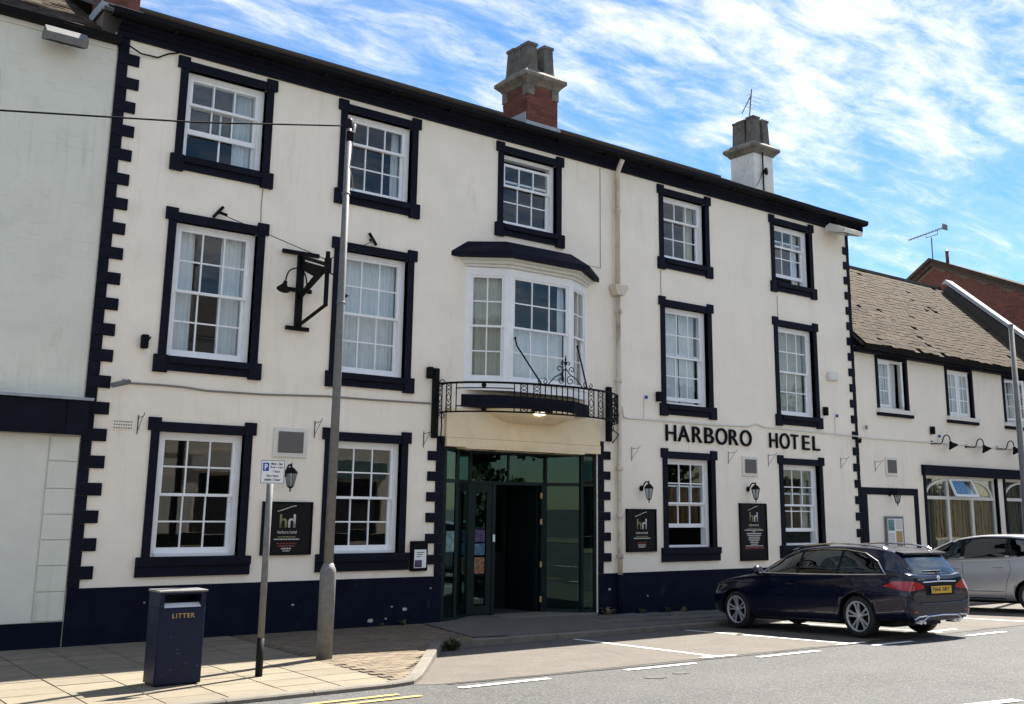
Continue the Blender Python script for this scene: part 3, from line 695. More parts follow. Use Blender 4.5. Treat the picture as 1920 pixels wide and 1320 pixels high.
# things fixed to the hotel: chimneys
def chimney(parent, x0, x1, y0, y1, z0, z1, m, cap_z, pots, bricks=True, oh=.14, poth=.66, flash=True, z0b=None):
    ch = link('chimney', B(x0, x1, y0, y1, z0, z1), mortar if bricks else m, parent)
    if bricks:
        it = []; brickwork(ch, x0, x1, z0+.6, z1, y0, 'x', items=it, sgn=-1); brickwork(ch, y0, y1, z0+.6, z1, x0, 'y', items=it, sgn=-1); pieces('brick', m, ch, it, 300)
        for a in (x0-.015, x1-.16):
            link('corner_stone', B(a, a+.175, y0-.025, y0+.15, z1-.22, z1-.005), stonem, ch)
        link('corner_stone', B(x0-.016, x0+.1, y1-.15, y1+.02, z1-.22, z1-.005), stonem, ch)
    bm = bmesh.new()
    steps = [(0.02, z1), (.05, z1+.05), (oh, z1+.14), (oh, z1+.21), (.05, z1+.30)]
    rg = [[bm.verts.new(p) for p in ((x0-o, y0-o, z), (x1+o, y0-o, z), (x1+o, y1+o, z), (x0-o, y1+o, z))] for o, z in steps]
    for i in range(len(rg)-1):
        for k in range(4): bm.faces.new((rg[i][k], rg[i][(k+1) % 4], rg[i+1][(k+1) % 4], rg[i+1][k]))
    bm.faces.new(rg[0][::-1]); bm.faces.new(rg[-1]); link('chimney_cap', bm, stonem, ch)
    for px_, py_, s_ in pots:
        bm = bmesh.new(); zb_ = z1+.29; h = poth*random.uniform(.97, 1.03)
        prof = [(.155, 0), (.155, .07), (.14, .10), (.118, h-.07), (.14, h-.055), (.14, h)]
        rr = [[bm.verts.new((px_+sx*r*s_, py_+sy*r*s_, zb_+hh)) for sx, sy in ((-1, -1), (1, -1), (1, 1), (-1, 1))] for r, hh in prof]
        rr.append([bm.verts.new((px_+sx*.09*s_, py_+sy*.09*s_, zb_+h)) for sx, sy in ((-1, -1), (1, -1), (1, 1), (-1, 1))])
        rr.append([bm.verts.new((px_+sx*.09*s_, py_+sy*.09*s_, zb_+h-.2)) for sx, sy in ((-1, -1), (1, -1), (1, 1), (-1, 1))])
        for i in range(len(rr)-1):
            for k in range(4): bm.faces.new((rr[i][k], rr[i][(k+1) % 4], rr[i+1][(k+1) % 4], rr[i+1][k]))
        bm.faces.new(rr[0][::-1]); bm.faces.new(rr[-1]); link('chimney_pot', bm, potm, ch)
    if flash: link('lead_flashing', B(x0-.05, x1+.05, y0-.04, y0-.022, z0+.5, z0+(.72 if x0 > 5 else .62)), lead, ch); link('lead_flashing', B(x0-.04, x0-.022, y0, y1, z0+.5, z0+(.9 if x0 > 5 else .66)), lead, ch)
    return ch
chimney(H, 12.05, 12.83, 1.0, 1.8, 6.75, 8.26, brickm, 8.6, [(12.22, 1.17, .92), (12.22, 1.42, .92), (12.22, 1.65, .92), (12.64, 1.17, .92), (12.64, 1.42, .92), (12.64, 1.65, .92)])
chimney(H, 20.12, 20.86, 2.0, 2.76, 7.4, 8.86, paintwhite, 9.1, [(20.32, 2.16, .95), (20.32, 2.46, .95), (20.66, 2.16, .95), (20.66, 2.46, .95), (20.32, 2.70, .6)], bricks=False, poth=.72, flash=False)
chimney(H, 3.76, 4.26, .42, 1.1, 6.5, 8.3, brickm, 8.9, [(3.88, .6, .8), (4.13, .6, .8), (3.88, .9, .8), (4.13, .9, .8)])
# downpipe
dp = link('downpipe', tube(bmesh.new(), [(13.42, -.28, 6.62), (13.42, -.2, 6.5), (13.44, -.1, 6.36), (13.45, -.09, 4.15)], .05, 10), pipec, H, 'cream drainpipe with hopper and rust stains right of the bay')
bm = bmesh.new(); prism(bm, [(13.36, 3.95), (13.30, 4.07), (13.30, 4.15), (13.62, 4.15), (13.62, 4.07), (13.52, 3.95)], 'y', -.2, -.02); link('hopper_head', bm, pipec, dp)
link('lower_pipe', tube(bmesh.new(), [(13.45, -.09, 3.95), (13.46, -.09, -1.1), (13.46, -.09, -1.2)], .047, 10), pipec, dp)
link('pipe_shoe', tube(bmesh.new(), [(13.46, -.09, -1.2), (13.46, -.09, -1.86)], .052, 10), navyp, dp)
for z_ in (5.6, 3.6, 2.28, .65, -.2, -.92): link('pipe_collar', lathe(bmesh.new(), [(.052, 0), (.066, .01), (.066, .07), (.052, .08)], (13.455, -.09, z_), 12), pipec, dp)
# vents
def vent(xa, xb, za, zb, parent=H, fm=offwhite, d=.02):
    v = link('wall_vent', B(xa, xb, -.03, 0, za, zb, bev=.008), fm, parent)
    link('vent_grille', B(xa+.07, xb-.07, -.045, -.031, za+.07, zb-.06), mat('grey_grille', (.16, .15, .145), .7) if 'grey_grille' not in MATS else MATS['grey_grille'], v)
    n = 9
    for i in range(n):
        z = lerp(za+.09, zb-.08, i/(n-1)); link('louvre', B(xa+.075, xb-.075, -.058, -.0455, z-.008, z+.004), MATS['grey_grille'], v)
vent(6.61, 7.15, .65, 1.09); vent(16.96, 17.44, .65, 1.06)
ab = link('air_brick', B(4.28, 4.56, -.012, 0, .93, 1.07), cream, H)
for i in range(8):
    for j in range(3): link('air_slot', B(4.30+i*.032, 4.318+i*.032, -.014, -.0125, .945+j*.042, .965+j*.042), MATS['grey_grille'], ab)

# ------------------------------------------------------------------ left building
LB = thing('corner_building', 'pale green painted brick building at the left edge with dark fascia band', 'building', (0, 0, -1.83))
bx('front_wall', lcream, LB, -4, 3.885, .0, .2, -1.52, 6.3)
# brick courses showing through the paint, raised rows
it = []
z = 1.36
k = 0
while z < 6.2:
    x = 1.0-(k % 2)*.115
    while x < 3.86:
        if random.random() < .16: it.append(((x+.11, -.001, z+.035), (.19*random.uniform(.6, 1), .006, .05), None))
        x += .228
    z += .076; k += 1
pieces('brick', lcream, LB, it, 300)
bx('plinth', navyp, LB, -4, 3.88, -.025, .2, -2.1, -1.52)
for x0_, x1_, in ((-4, 3.50),): bx('infill_panel', mat('pale_render', (.71, .70, .62), .85, var=.05, vscale=3, bump=.002), LB, x0_, x1_, -.012, 0, -1.515, .815)
zz = [.81, .485, .135, -.19, -.51, -.83, -1.15, -1.51]
for a, b in zip(zz[:-1], zz[1:]): link('rusticated_block', B(3.52, 3.878, -.022, 0, b+.006, a-.004, bev=.003), lcream, LB)
fs = link('shop_fascia', B(-4, 3.90, -.14, 0, .83, 1.27), navy, LB); link('fascia_cap', B(-4, 3.97, -.19, 0, 1.275, 1.31), lead, fs); link('fascia_end', B(3.66, 3.93, -.16, -.141, .83, 1.27), navy, fs); link('fascia_rail', B(-4, 3.66, -.155, -.141, .83, .87), navy, fs)
bx('eaves_board', offwhite, LB, -4, 3.87, -.03, 0, 6.25, 6.36)
link('gutter', prism(bmesh.new(), [(-.02, 6.32), (-.14, 6.32), (-.17, 6.42), (-.16, 6.42), (-.02, 6.40)], 'x', -4, 3.9), blackiron, LB)
roof_slab(LB, -4, 3.85, -.1, 6.38, 3.2, 8.35, slate2); slates(LB, -2.0, 3.74, -.1, 6.40, 3.2, 8.37, slate, rowh=.2, w=.3, limit=200, jag=1.6)
bx('window_reveal', mat('faded_brown', (.42, .33, .26), .8), LB, 1.0, 2.42, -.02, 0, 2.6, 5.55)
bx('rear_wall', lcream, LB, -4, 3.88, 6.8, 7, -2, 6.3); roof_slab(LB, -4, 3.85, 6.5, 6.38, 3.2, 8.35, slate2)

# ------------------------------------------------------------------ right wing
RW = thing('low_wing', 'low cream wing with pale slate roof, cottage windows and arched shopfront right of the hotel', 'building', (25, 0, -1.95))
wh = [(21.91, 23.05, 2.37, 3.55), (24.91, 26.03, 2.37, 3.55), (27.72, 29.0, 2.37, 3.55), (23.64, 26.92, -1.45, .85), (27.33, 29.3, -1.45, .85)]
wall_with_holes('front_wall', wcream, RW, 20.992, 29.45, -2.1, 3.78, wh)
bx('rear_wall', wcream, RW, 21, 29.45, 5.0, 5.2, -2.1, 3.8); bx('side_wall', wcream, RW, 29.3, 29.45, .2, 5, -2.1, 3.8)
bx('interior_wall', room, RW, 21, 29.3, 2.6, 2.7, -2, 3.7); bx('interior_floor', room, RW, 21, 29.3, .25, 2.6, 1.4, 1.5); bx('interior_floor', room, RW, 21, 29.3, .25, 2.6, 3.65, 3.72)
roof_slab(RW, 21.0, 29.5, -.28, 3.80, 2.7, 6.68, slate2); roof_slab(RW, 21.0, 29.5, 5.5, 3.8, 2.7, 6.68, slate2)
slates(RW, 21.02, 29.48, -.30, 3.82, 2.7, 6.70, slate, rowh=.155, w=.215, limit=300, jag=1.5, skip=.03)
bx('ridge_tile', slate2, RW, 21.0, 29.5, 2.62, 2.78, 6.66, 6.73)
link('gutter', prism(bmesh.new(), [(-.2, 3.68), (-.31, 3.68), (-.35, 3.78), (-.34, 3.78), (-.30, 3.70), (-.2, 3.70)], 'x', 21.0, 29.6), blackiron, RW)
bx('fascia_board', navy, RW, 21.0, 29.45, -.2, 0, 3.63, 3.76)
bx('white_patch', lead, RW, 22.3, 23.0, -.12, .06, 3.99, 4.0)
def casement(xa, xb, open_leaf, lab=None):
    z0, z1 = 2.37, 3.55; bm = bmesh.new()
    for a, b in ((xa, xa+.06), (xb-.06, xb)): box(bm, a+.002, b-.002, .06, .12, z0, z1)
    box(bm, xa+.06, xb-.06, .06, .12, z1-.05, z1-.002); box(bm, xa+.06, xb-.06, .06, .12, z0+.002, z0+.05); xm = (xa+xb)/2; box(bm, xm-.03, xm+.03, .06, .12, z0+.05, z1-.05)
    w = link('window', bm, white, RW, lab)
    for s, (a, b) in enumerate(((xa+.06, xm-.03), (xm+.03, xb-.06))):
        before = set(bpy.data.objects)
        sash('casement', w, a+.004, b-.004, z0+.055, z1-.055, .045, .08, 3, 2, stile=.05, bar=.022, top=.045, bot=.06)
        if s == open_leaf:
            piv = Vector((b if s == 1 else a, .06, 0)); ang = R(34) if s == 1 else R(-42)
            for o in set(bpy.data.objects)-before:
                for v in o.data.vertices:
                    c = v.co-piv; v.co = piv+Vector((c.x*math.cos(ang)-c.y*math.sin(ang), c.x*math.sin(ang)+c.y*math.cos(ang), c.z))
        curtain('curtain', curt, w, a, b, z0, z1, .24, .05)
    link('jamb', B(xa-.085, xa, -.03, .06, z0, z1), navy, w); link('jamb', B(xb, xb+.085, -.03, .06, z0, z1), navy, w)
    link('lintel', B(xa-.085, xb+.085, -.03, .0, z1+.001, 3.629), navy, w); link('window_sill', B(xa-.13, xb+.2, -.10, .05, z0-.10, z0-.005), offwhite, w); link('sill_band', B(xa-.12, xb+.19, -.07, 0, z0-.175, z0-.101), navy, w)
casement(21.91, 23.05, 1); casement(24.91, 26.03, -1); casement(27.72, 29.0, 0)
# shopfront
bx('shop_fascia', navy, RW, 23.5, 29.4, -.09, 0, .86, 1.105)
def shopwin(xa, xb, mull):
    bm = bmesh.new(); z0, z1 = -1.45, .85; y0, y1 = .05, .12
    box(bm, xa+.002, xa+.07, y0, y1, z0, z1-.002); box(bm, xb-.07, xb-.002, y0, y1, z0, z1-.002); box(bm, xa+.07, xb-.07, y0, y1, z1-.06, z1-.002)
    for mx in mull: box(bm, mx-.045, mx+.045, y0, y1, z0, z1-.06)
    ed = [xa+.07]+[e for mx in mull for e in (mx-.045, mx+.045)]+[xb-.07]
    cells = [(ed[i], ed[i+1]) for i in range(0, len(ed), 2)]
    for a, b in cells: box(bm, a, b, y0+.003, y1-.003, .29, .37)
    w = link('shop_window', bm, offwhite, RW)
    # quarter arches in the outer corners
    for (cx_, s) in ((cells[0][1]+.0, -1), (cells[-1][0], 1)):
        wd = cells[0][1]-cells[0][0]; hh = .79-.37; b2 = bmesh.new(); n = 10; P1 = []; P2 = []
        for k in range(n+1):
            t = math.pi/2*k/n; P1.append((cx_+s*wd*math.cos(t), .37+hh*math.sin(t))); P2.append((cx_+s*(wd-.06)*math.cos(t), .37+(hh-.05)*math.sin(t)))
        prism(b2, [P1[0]]+P1[1:]+P2[::-1], 'y', y0+.005, y1-.005); link('arch_trim', b2, offwhite, w)
    for i, (a, b) in enumerate(cells):
        link('pane', B(a, b, .08, .088, z0, .29), pane_m, w)
        if i == 1 and len(cells) == 3:
            bm = bmesh.new(); t = R(22)
            def tf(x_, y_, z_): dz = z_-.80; return (x_, .03+y_*math.cos(t)+dz*math.sin(t), .80+dz*math.cos(t)-y_*math.sin(t))
            for q in ((a-.02, a+.035, .33, .80), (b-.035, b+.02, .33, .80), (a+.035, b-.035, .33, .385), (a+.035, b-.035, .75, .80)):
                s0 = len(bm.verts); box(bm, q[0], q[1], -.02, .02, q[2], q[3])
            for v in bm.verts: v.co = tf(*v.co)
            fl = link('fanlight', bm, white, w)
            bm = bmesh.new(); box(bm, a+.035, b-.035, -.003, .003, .385, .75)
            for v in bm.verts: v.co = tf(*v.co)
            link('pane', bm, pane_m, w)
        else: link('pane', B(a, b, .08, .088, .37, .79), pane_m, w)
        n = int((b-a)/.1)
        for k in range(n): xk = lerp(a, b, (k+.5)/n); link('blind_slat', B(xk-.04, xk+.04, .2+.01*(k % 2), .205+.01*(k % 2), z0, .79), curtb, w)
    link('jamb', B(xa-.09, xa, -.03, .05, -1.5, .858), navy, w); link('jamb', B(xb, xb+.05, -.03, .05, -1.5, .858), navy, w)
shopwin(23.64, 26.92, (24.70, 25.80)); shopwin(27.36, 29.3, (28.4,))
bx('plinth', navyp, RW, 21.0, 29.45, -.03, 0, -2.1, -1.5)
# painted false door frame
for q in ((21.0, 23.27, .36, .52), (23.11, 23.27, -1.5, .357), (21.0, 21.215, -1.5, .357)): bx('painted_band', navy, RW, q[0], q[1], -.022, 0, q[2], q[3])
vent(22.0, 22.48, .80, 1.23, RW)

# parapet wall with lead coping, then the brick gable behind
PW = thing('parapet_wall', 'dark slate hung party wall with a pale lead coping beyond the low wing roof', 'wall', (29.7, 1, -1.95))
link('wall', prism(bmesh.new(), [(-.2, -2), (-.2, 4.42), (2.46, 6.75), (3.4, 5.9), (3.4, -2)], 'x', 29.52, 29.8), slate2, PW)
link('lead_coping', prism(bmesh.new(), [(-.3, 4.40), (-.3, 4.52), (2.46, 6.95), (2.60, 6.83), (2.46, 6.81)], 'x', 29.47, 29.84), lead, PW)
RB = thing('brick_gable_house', 'red brick house gable rising behind the low wing roof at the right edge', 'house', (33, 4, -2))
apex = (4.94, 8.48)
def inG(y, z): return z < apex[1]-.05-(.46*(apex[0]-y) if y < apex[0] else .66*(y-apex[0]))-.16
link('gable_wall', prism(bmesh.new(), [(-3, -2), (-3, apex[1]-.46*7.94), apex, (9, apex[1]-.66*4.06), (9, -2)], 'x', 33.02, 33.3), mortar, RB)
it = []; brickwork(RB, .5, 7.2, 5.0, 8.4, 33.02, 'y', items=it, sgn=-1, clip=inG)
pieces('brick', brickm, RB, it, 300)
for (ya, za, yb, zb) in ((-3.2, apex[1]-.46*8.14, *apex), (9.2, apex[1]-.66*4.26, *apex)):
    dy, dz = yb-ya, zb-za; l = math.hypot(dy, dz); n = (-dz/l, dy/l); n = n if n[1] > 0 else (-n[0], -n[1])
    link('verge_board', prism(bmesh.new(), [(ya, za-.16), (yb, zb-.16), (yb, zb+.0), (ya, za+.0)], 'x', 32.9, 33.015), mat('brown_board', (.06, .035, .028), .7) if 'brown_board' not in MATS else MATS['brown_board'], RB)
    link('roof', prism(bmesh.new(), [(ya, za+.003), (yb, zb+.003), (yb+n[0]*.0, zb+.12), (ya, za+.12)], 'x', 32.8, 42), slate, RB)
link('ridge_vent_pipe', tube(bmesh.new(), [(33.1, 4.42, 8.3), (33.1, 4.42, 8.76)], .055, 10), brickm, RB)
link('pipe_cap', lathe(bmesh.new(), [(.07, 0), (.07, .03), (.02, .07)], (33.1, 4.42, 8.76), 10), lead, RB)

# ------------------------------------------------------------------ aerials
def aerial(name, label, parts):
    t = thing(name, label, 'aerial', parts[0][1][0], 'tv aerials on the roofs')
    for n_, pts, r in parts: link(n_, tube(bmesh.new(), pts, r, 6), galv, t)
    return t
pr_ = [('mast', [(20.36, 2.3, 8.9), (20.36, 2.3, 9.9), (20.49, 2.3, 10.75)], .018), ('boom', [(20.02, 2.25, 9.95), (20.45, 2.3, 10.55)], .013)]
for k in range(4): z_ = 10.2+k*.12; pr_.append(('element', [(20.12+.07*k, 2.28, z_), (20.66+.07*k, 2.28, z_)], .007))
aerial('tv_aerial', 'small aerial with stacked elements above the white chimney', pr_)
pr_ = [('mast', [(33, 4.9, 8.4), (33, 4.9, 9.35)], .022), ('boom', [(33, 5.78, 9.42), (33, 4.37, 9.62)], .02), ('bracket', [(33, 5.1, 9.52), (33, 5.1, 9.38), (33, 4.66, 9.42), (33, 4.66, 9.58)], .014)]
for k in range(12): t_ = k/11; y_ = lerp(5.72, 4.42, t_); pr_.append(('element', [(32.86, y_, lerp(9.43, 9.61, t_)), (33.14, y_, lerp(9.43, 9.61, t_))], .007))
aerial('tv_aerial', 'long single boom aerial on a mast above the brick gable', pr_)
link('reflector', B(32.85, 33.15, 4.36, 4.38, 9.52, 9.72), galv, bpy.data.objects['tv_aerial.001'])
# small dish clamp and cables on the white chimney
dc = thing('satellite_clamp', 'black clamp and loose cables on the face of the white painted chimney', 'bracket', (20.3, 1.98, 8.2))
link('clamp_pole', tube(bmesh.new(), [(20.42, 1.96, 7.9), (20.40, 1.95, 8.9)], .02, 6), blackiron, dc); link('cable', tube(bmesh.new(), [(20.40, 1.96, 8.4), (20.25, 1.96, 8.1), (20.13, 1.96, 7.95)], .008, 5), blackiron, dc)
link('clamp_head', lathe(bmesh.new(), [(.02, 0), (.09, .05), (.10, .08), (.02, .09)], (20.45, 1.97, 8.4), 12, axis=(.3, -1, 0)), blackiron, dc)

# ------------------------------------------------------------------ fittings on the facade
def one(name, bm, m, label, cat, group=None):
    return tag(link(name, bm, m), label, cat, group)
# hotel name
ns = thing('hotel_name_sign', 'raised black capital letters reading HARBORO HOTEL on the cream wall', 'sign', (17, 0, 1.3))
LT = [('H', 14.75, 15.03), ('A', 15.08, 15.41), ('R', 15.49, 15.77), ('B', 15.84, 16.11), ('O', 16.17, 16.51), ('R', 16.57, 16.85), ('O', 16.91, 17.26), ('H', 17.84, 18.10), ('O', 18.18, 18.50), ('T', 18.55, 18.80), ('E', 18.94, 19.18), ('L', 19.30, 19.54)]
for ch, a, b in LT:
    hh = .335 if ch == 'O' else .315; link('letter', textmesh(ch, b-a, hh, a, 1.27 if ch != 'O' else 1.262, -.012, .03, bold=.004), blackiron, ns)
# black notice boards
def board(xa, xb, za, zb, label, rows):
    t = thing('notice_board', label, 'sign board', ((xa+xb)/2, 0, za), 'black hotel notice boards')
    link('panel', B(xa+.015, xb-.015, -.04, -.0, za+.015, zb-.015), signk, t)
    bm = bmesh.new(); w_ = .02
    for q in ((xa, xb, za, za+w_), (xa, xb, zb-w_, zb), (xa, xa+w_, za+w_, zb-w_), (xb-w_, xb, za+w_, zb-w_)): box(bm, q[0], q[1], -.055, -.001, q[2], q[3])
    link('frame', bm, blackiron, t)
    xm = (xa+xb)/2; W_ = xb-xa; y = -.0405; hz = zb-.2-.17
    # crest: h with a mirrored h, roof stroke over it
    link('logo_letter', textmesh('h', .115, .19, xm-.125, hz, y, .003, bold=.02), olive, t); link('logo_letter', textmesh('h', .115, .19, xm+.01, hz, y, .003, bold=.02, flipx=True), greyl, t)
    pts = [(xm-.17, -.041, hz+.23), (xm-.08, -.041, hz+.255), (xm+.05, -.041, hz+.30), (xm+.13, -.041, hz+.315)]
    link('logo_stroke', tube(bmesh.new(), pts, .006, 5), greyl, t)
    link('lettering', textmesh('harboro hotel', .30, .045, xm, hz-.085, y, .002, 'C'), greyl, t)
    z_ = hz-.125
    for wd, m_, h_ in rows:
        if z_-h_ < za+.035: break
        if m_: 
            bm = bmesh.new(); x_ = xm-wd*W_/2; xe = xm+wd*W_/2
            while x_ < xe: l_ = min(random.uniform(.018, .05), xe-x_); box(bm, x_, x_+l_, -.0425, -.0402, z_-h_, z_); x_ += l_+.010
            link('small_print', bm, m_, t)
        z_ -= h_+.018
    return t
r1 = [(.35, olive, .014), (.5, greyl, .016), (0, None, .01), (.4, redl, .013), (.34, redl, .02), (.2, greyl, .018), (.14, greyl, .012), (.22, greyl, .02), (0, None, .01), (.36, greyl, .014), (.3, greyl, .014), (.2, greyl, .014), (.18, greyl, .014)]
board(6.5, 7.29, -.75, .01, 'widest black notice board with hotel crest, under the left lantern', r1)
r2 = [(.4, olive, .013), (.55, greyl, .016), (0, None, .03), (.3, redl, .02), (.25, greyl, .018), (.22, greyl, .018), (0, None, .02), (.35, redl, .018), (.4, greyl, .02), (.35, greyl, .016), (.2, greyl, .016)]
board(13.68, 14.44, -.81, -.03, 'square black notice board beside the cream drainpipe, right of the entrance', r2)
r3 = [(.5, olive, .013), (.7, greyl, .018), (.1, greyl, .012), (.55, greyl, .022), (.5, greyl, .018), (.4, greyl, .016), (.45, greyl, .018), (.35, greyl, .016), (.3, greyl, .016), (.25, greyl, .016), (.65, greyl, .016), (.7, redl, .03)]
board(16.82, 17.64, -1.03, .11, 'tall black notice board between the two right hand ground floor windows', r3)
# lanterns
def lantern(x, zt, label, y=-.2):
    t = thing('wall_lantern', label, 'lantern', (x, 0, zt-.4), 'black coach lanterns on the front wall')
    link('wall_plate', lathe(bmesh.new(), [(.045, 0), (.055, .012), (.03, .03)], (x-.01, 0, zt-.15), 12, axis=(0, -1, 0)), blackiron, t)
    pts = [(x, -.02, zt-.17), (x, -.07, zt-.08), (x, -.13, zt-.03), (x, y, zt-.05)]; link('arm', tube(bmesh.new(), sm(pts), .014, 7), blackiron, t)
    link('hood', lathe(bmesh.new(), [(.095, -.155), (.10, -.145), (.085, -.12), (.05, -.085), (.03, -.07), (.012, -.06), (.016, -.04), (.004, 0)], (x, y, zt), 6, smooth=False), blackiron, t)
    link('glass_body', lathe(bmesh.new(), [(.045, -.34), (.082, -.156)], (x, y, zt), 6, smooth=False), lanternglass, t)
    bm = bmesh.new(); a0 = Vector((0, 0, 1)).orthogonal().normalized(); b0 = Vector((0, 0, 1)).cross(a0)
    for k in range(6):
        d = a0*math.cos(k*math.pi/3)+b0*math.sin(k*math.pi/3); tube(bm, [Vector((x, y, zt-.155))+d*.085, Vector((x, y, zt-.34))+d*.047], .006, 5)
    link('glazing_bars', bm, blackiron, t)
    link('bulb', lathe(bmesh.new(), [(.012, -.33), (.02, -.3), (.02, -.24), (.01, -.21)], (x, y, zt), 8), signw, t)
    link('base_finial', lathe(bmesh.new(), [(.004, -.42), (.014, -.395), (.008, -.375), (.04, -.355), (.05, -.341)], (x, y, zt), 6, smooth=False), blackiron, t)
lantern(6.83, .57, 'coach lantern above the widest black board, beside the parking sign')
lantern(14.1, .50, 'coach lantern above the square board next to the drainpipe'); lantern(17.13, .545, 'coach lantern above the tall board under the right vent'); lantern(22.12, .53, 'coach lantern on the navy band above the glazed notice case')
# pub sign bracket
sb = thing('sign_bracket', 'black iron hanging sign frame with no sign, between two upper left windows', 'bracket', (6.88, 0, 2.55))
link('wall_post', B(6.83, 6.93, -.07, 0, 2.58, 3.72), blackiron, sb)
for xa, xb, z_ in ((6.56, 7.17, 3.75), (6.68, 7.07, 3.17), (6.68, 7.06, 2.58)): link('cross_bar', B(xa, xb, -.075, -.03, z_-.03, z_+.03), blackiron, sb)
link('top_arm', tube(bmesh.new(), [(6.88, -.05, 3.70), (6.88, -.93, 3.42)], .03, 6), blackiron, sb)
link('gusset', prism(bmesh.new(), [(-.06, 3.64), (-.85, 3.40), (-.80, 3.30), (-.06, 3.02), (-.06, 3.12), (-.5, 3.32), (-.06, 3.50)], 'x', 6.87, 6.89), blackiron, sb)
link('drop_bar', B(6.855, 6.905, -.95, -.90, 2.80, 3.62), blackiron, sb); link('end_block', B(6.84, 6.92, -.98, -.90, 3.30, 3.52), blackiron, sb)
link('brace', tube(bmesh.new(), [(6.88, -.92, 2.82), (6.88, -.05, 2.62)], .03, 6), blackiron, sb)
for s in (-1, 1):
    cx_ = 6.9; pts = [(cx_+s*.02, -.3, 3.16), (cx_+s*.10, -.38, 3.34), (cx_+s*.24, -.45, 3.42), (cx_+s*.40, -.45, 3.35), (cx_+s*.45, -.45, 3.18)]
    link('lamp_arm', tube(bmesh.new(), sm(pts), .011, 6), blackiron, sb)
    link('lamp_shade', lathe(bmesh.new(), [(.03, .02), (.035, -.03), (.10, -.12), (.095, -.12)], (cx_+s*.45, -.45, 3.17), 14, axis=(-s*.35, .2, 1)), blackiron, sb)
    if s > 0: link('lit_bulb', lathe(bmesh.new(), [(.01, 0), (.05, -.02), (.055, -.05), (.01, -.09)], (cx_+s*.47, -.47, 3.07), 10), glow2, sb)
for (xa, za) in ((5.52, 4.17), (8.12, 4.19)):
    a_ = one('wire_anchor', tube(tube(bmesh.new(), [(xa-.07*(1 if xa < 7 else -1), -.03, za-.09), (xa+.07*(1 if xa < 7 else -1), -.03, za+.09)], .024, 6), [(xa, -.03, za), (xa+(.1 if xa < 7 else -.1), -.12, za-.05)], .022, 6), blackiron, ('short black bar anchor above the first floor window, ' + ('left' if xa < 7 else 'right') + ' of the sign bracket'), 'anchor', 'bar anchors for the sign stays')
    link('stay_wire', tube(bmesh.new(), [(xa, -.1, za-.04), (6.88, -.9, 3.50)], .006, 5), blackiron, sb)
# gooseneck lamps on the wing
for k, (xw, xh, zw) in enumerate(((24.03, 24.55, 1.66), (25.59, 26.2, 1.64), (27.12, 27.8, 1.66))):
    t = thing('gooseneck_lamp', 'black gooseneck lamp, ' + ('left', 'middle', 'right')[k] + ' of three over the arched shopfront', 'lamp', (xw, 0, zw), 'gooseneck lamps on the low wing')
    pts = [(xw, 0, zw), (xw+.25, -.10, zw-.02), (xw+.33, -.14, zw+.15), (xw+.42, -.17, zw+.20), (xw+.52, -.18, zw+.15), (xw+.55, -.18, zw+.03)]
    link('lamp_arm', tube(bmesh.new(), sm(pts), .014, 7), blackiron, t); link('wall_plate', lathe(bmesh.new(), [(.05, 0), (.05, .02)], (xw, 0, zw), 10, axis=(0, -1, 0)), blackiron, t)
    link('lamp_shade', lathe(bmesh.new(), [(.03, .05), (.05, .0), (.13, -.10), (.125, -.12), (.02, -.10)], (xw+.56, -.19, zw+.0), 16, axis=(-.35, .45, 1)), blackiron, t)
# little spotlights
for xa, zb_, lab in ((4.60, 2.05, 'left of the leftmost first floor window'), (9.27, 2.02, 'left of the balcony railing'), (14.54, 2.01, 'left of the curtained window right of the drainpipe'), (19.77, 2.06, 'right of the rightmost first floor window'), (24.02, 1.86, 'above the leftmost gooseneck lamp')):
    t = thing('wall_spotlight', 'small black box uplighter '+lab, 'spotlight', (xa, 0, zb_), 'small uplighters')
    link('body', B(xa-.045, xa+.045, -.11, -.01, zb_, zb_+.19, bev=.01), blackiron, t); link('bracket', tube(bmesh.new(), [(xa+.05, -.06, zb_+.12), (xa+.09, -.02, zb_+.17), (xa+.09, 0, zb_+.17)], .012, 5), blackiron, t)
# sensors
for xa, z0_, z1_, lab in ((14.18, 1.66, 2.07, 'above the cable left of the hotel lettering'), (20.16, 1.69, 2.08, 'above the cable near the right quoins'), (24.3, 1.66, 1.83, 'above the gooseneck lamps')):
    t = thing('alarm_sensor', 'tiny blue cased sensor on a thin conduit '+lab, 'sensor', (xa, 0, z0_), 'blue sensors on conduits')
    link('conduit', tube(bmesh.new(), [(xa, -.012, z0_), (xa, -.012, z1_)], .009, 5), offwhite, t); link('sensor_head', lathe(bmesh.new(), [(.02, 0), (.035, .02), (.035, .05), (.015, .06)], (xa+.02, -.02, z1_), 10, axis=(.5, -1, 0)), signb, t)
# floodlights
def flood(x0, x1, z0, z1, y1, label):
    t = thing('floodlight', label, 'floodlight', ((x0+x1)/2, 0, z0), 'street floodlights under the eaves')
    bm = bmesh.new(); prism(bm, [(-.12, z1), (-.10, z1-.10), (y1, z0), (y1-.03, z0+.10), (-.24, z1+.06)], 'x', x0, x1); link('housing', bm, galv if x0 < 10 else offwhite, t)
    v = Vector((0, y1+.1, z0-(-.10))) ; bm = bmesh.new()
    a, b = Vector((0, -.14, z1-.105)), Vector((0, y1+.03, z0-.003)); d = Vector((0, 0, -.012))
    vs = [(x0+.04, a.y, a.z), (x1-.04, a.y, a.z), (x1-.04, b.y, b.z), (x0+.04, b.y, b.z)]
    bm.faces.new([bm.verts.new((p[0], p[1], p[2]-.006)) for p in vs]); link('lens', bm, lensm, t)
    link('mount', B((x0+x1)/2-.04, (x0+x1)/2+.04, -.13, 0, z1-.06, z1+.05), blackiron, t)
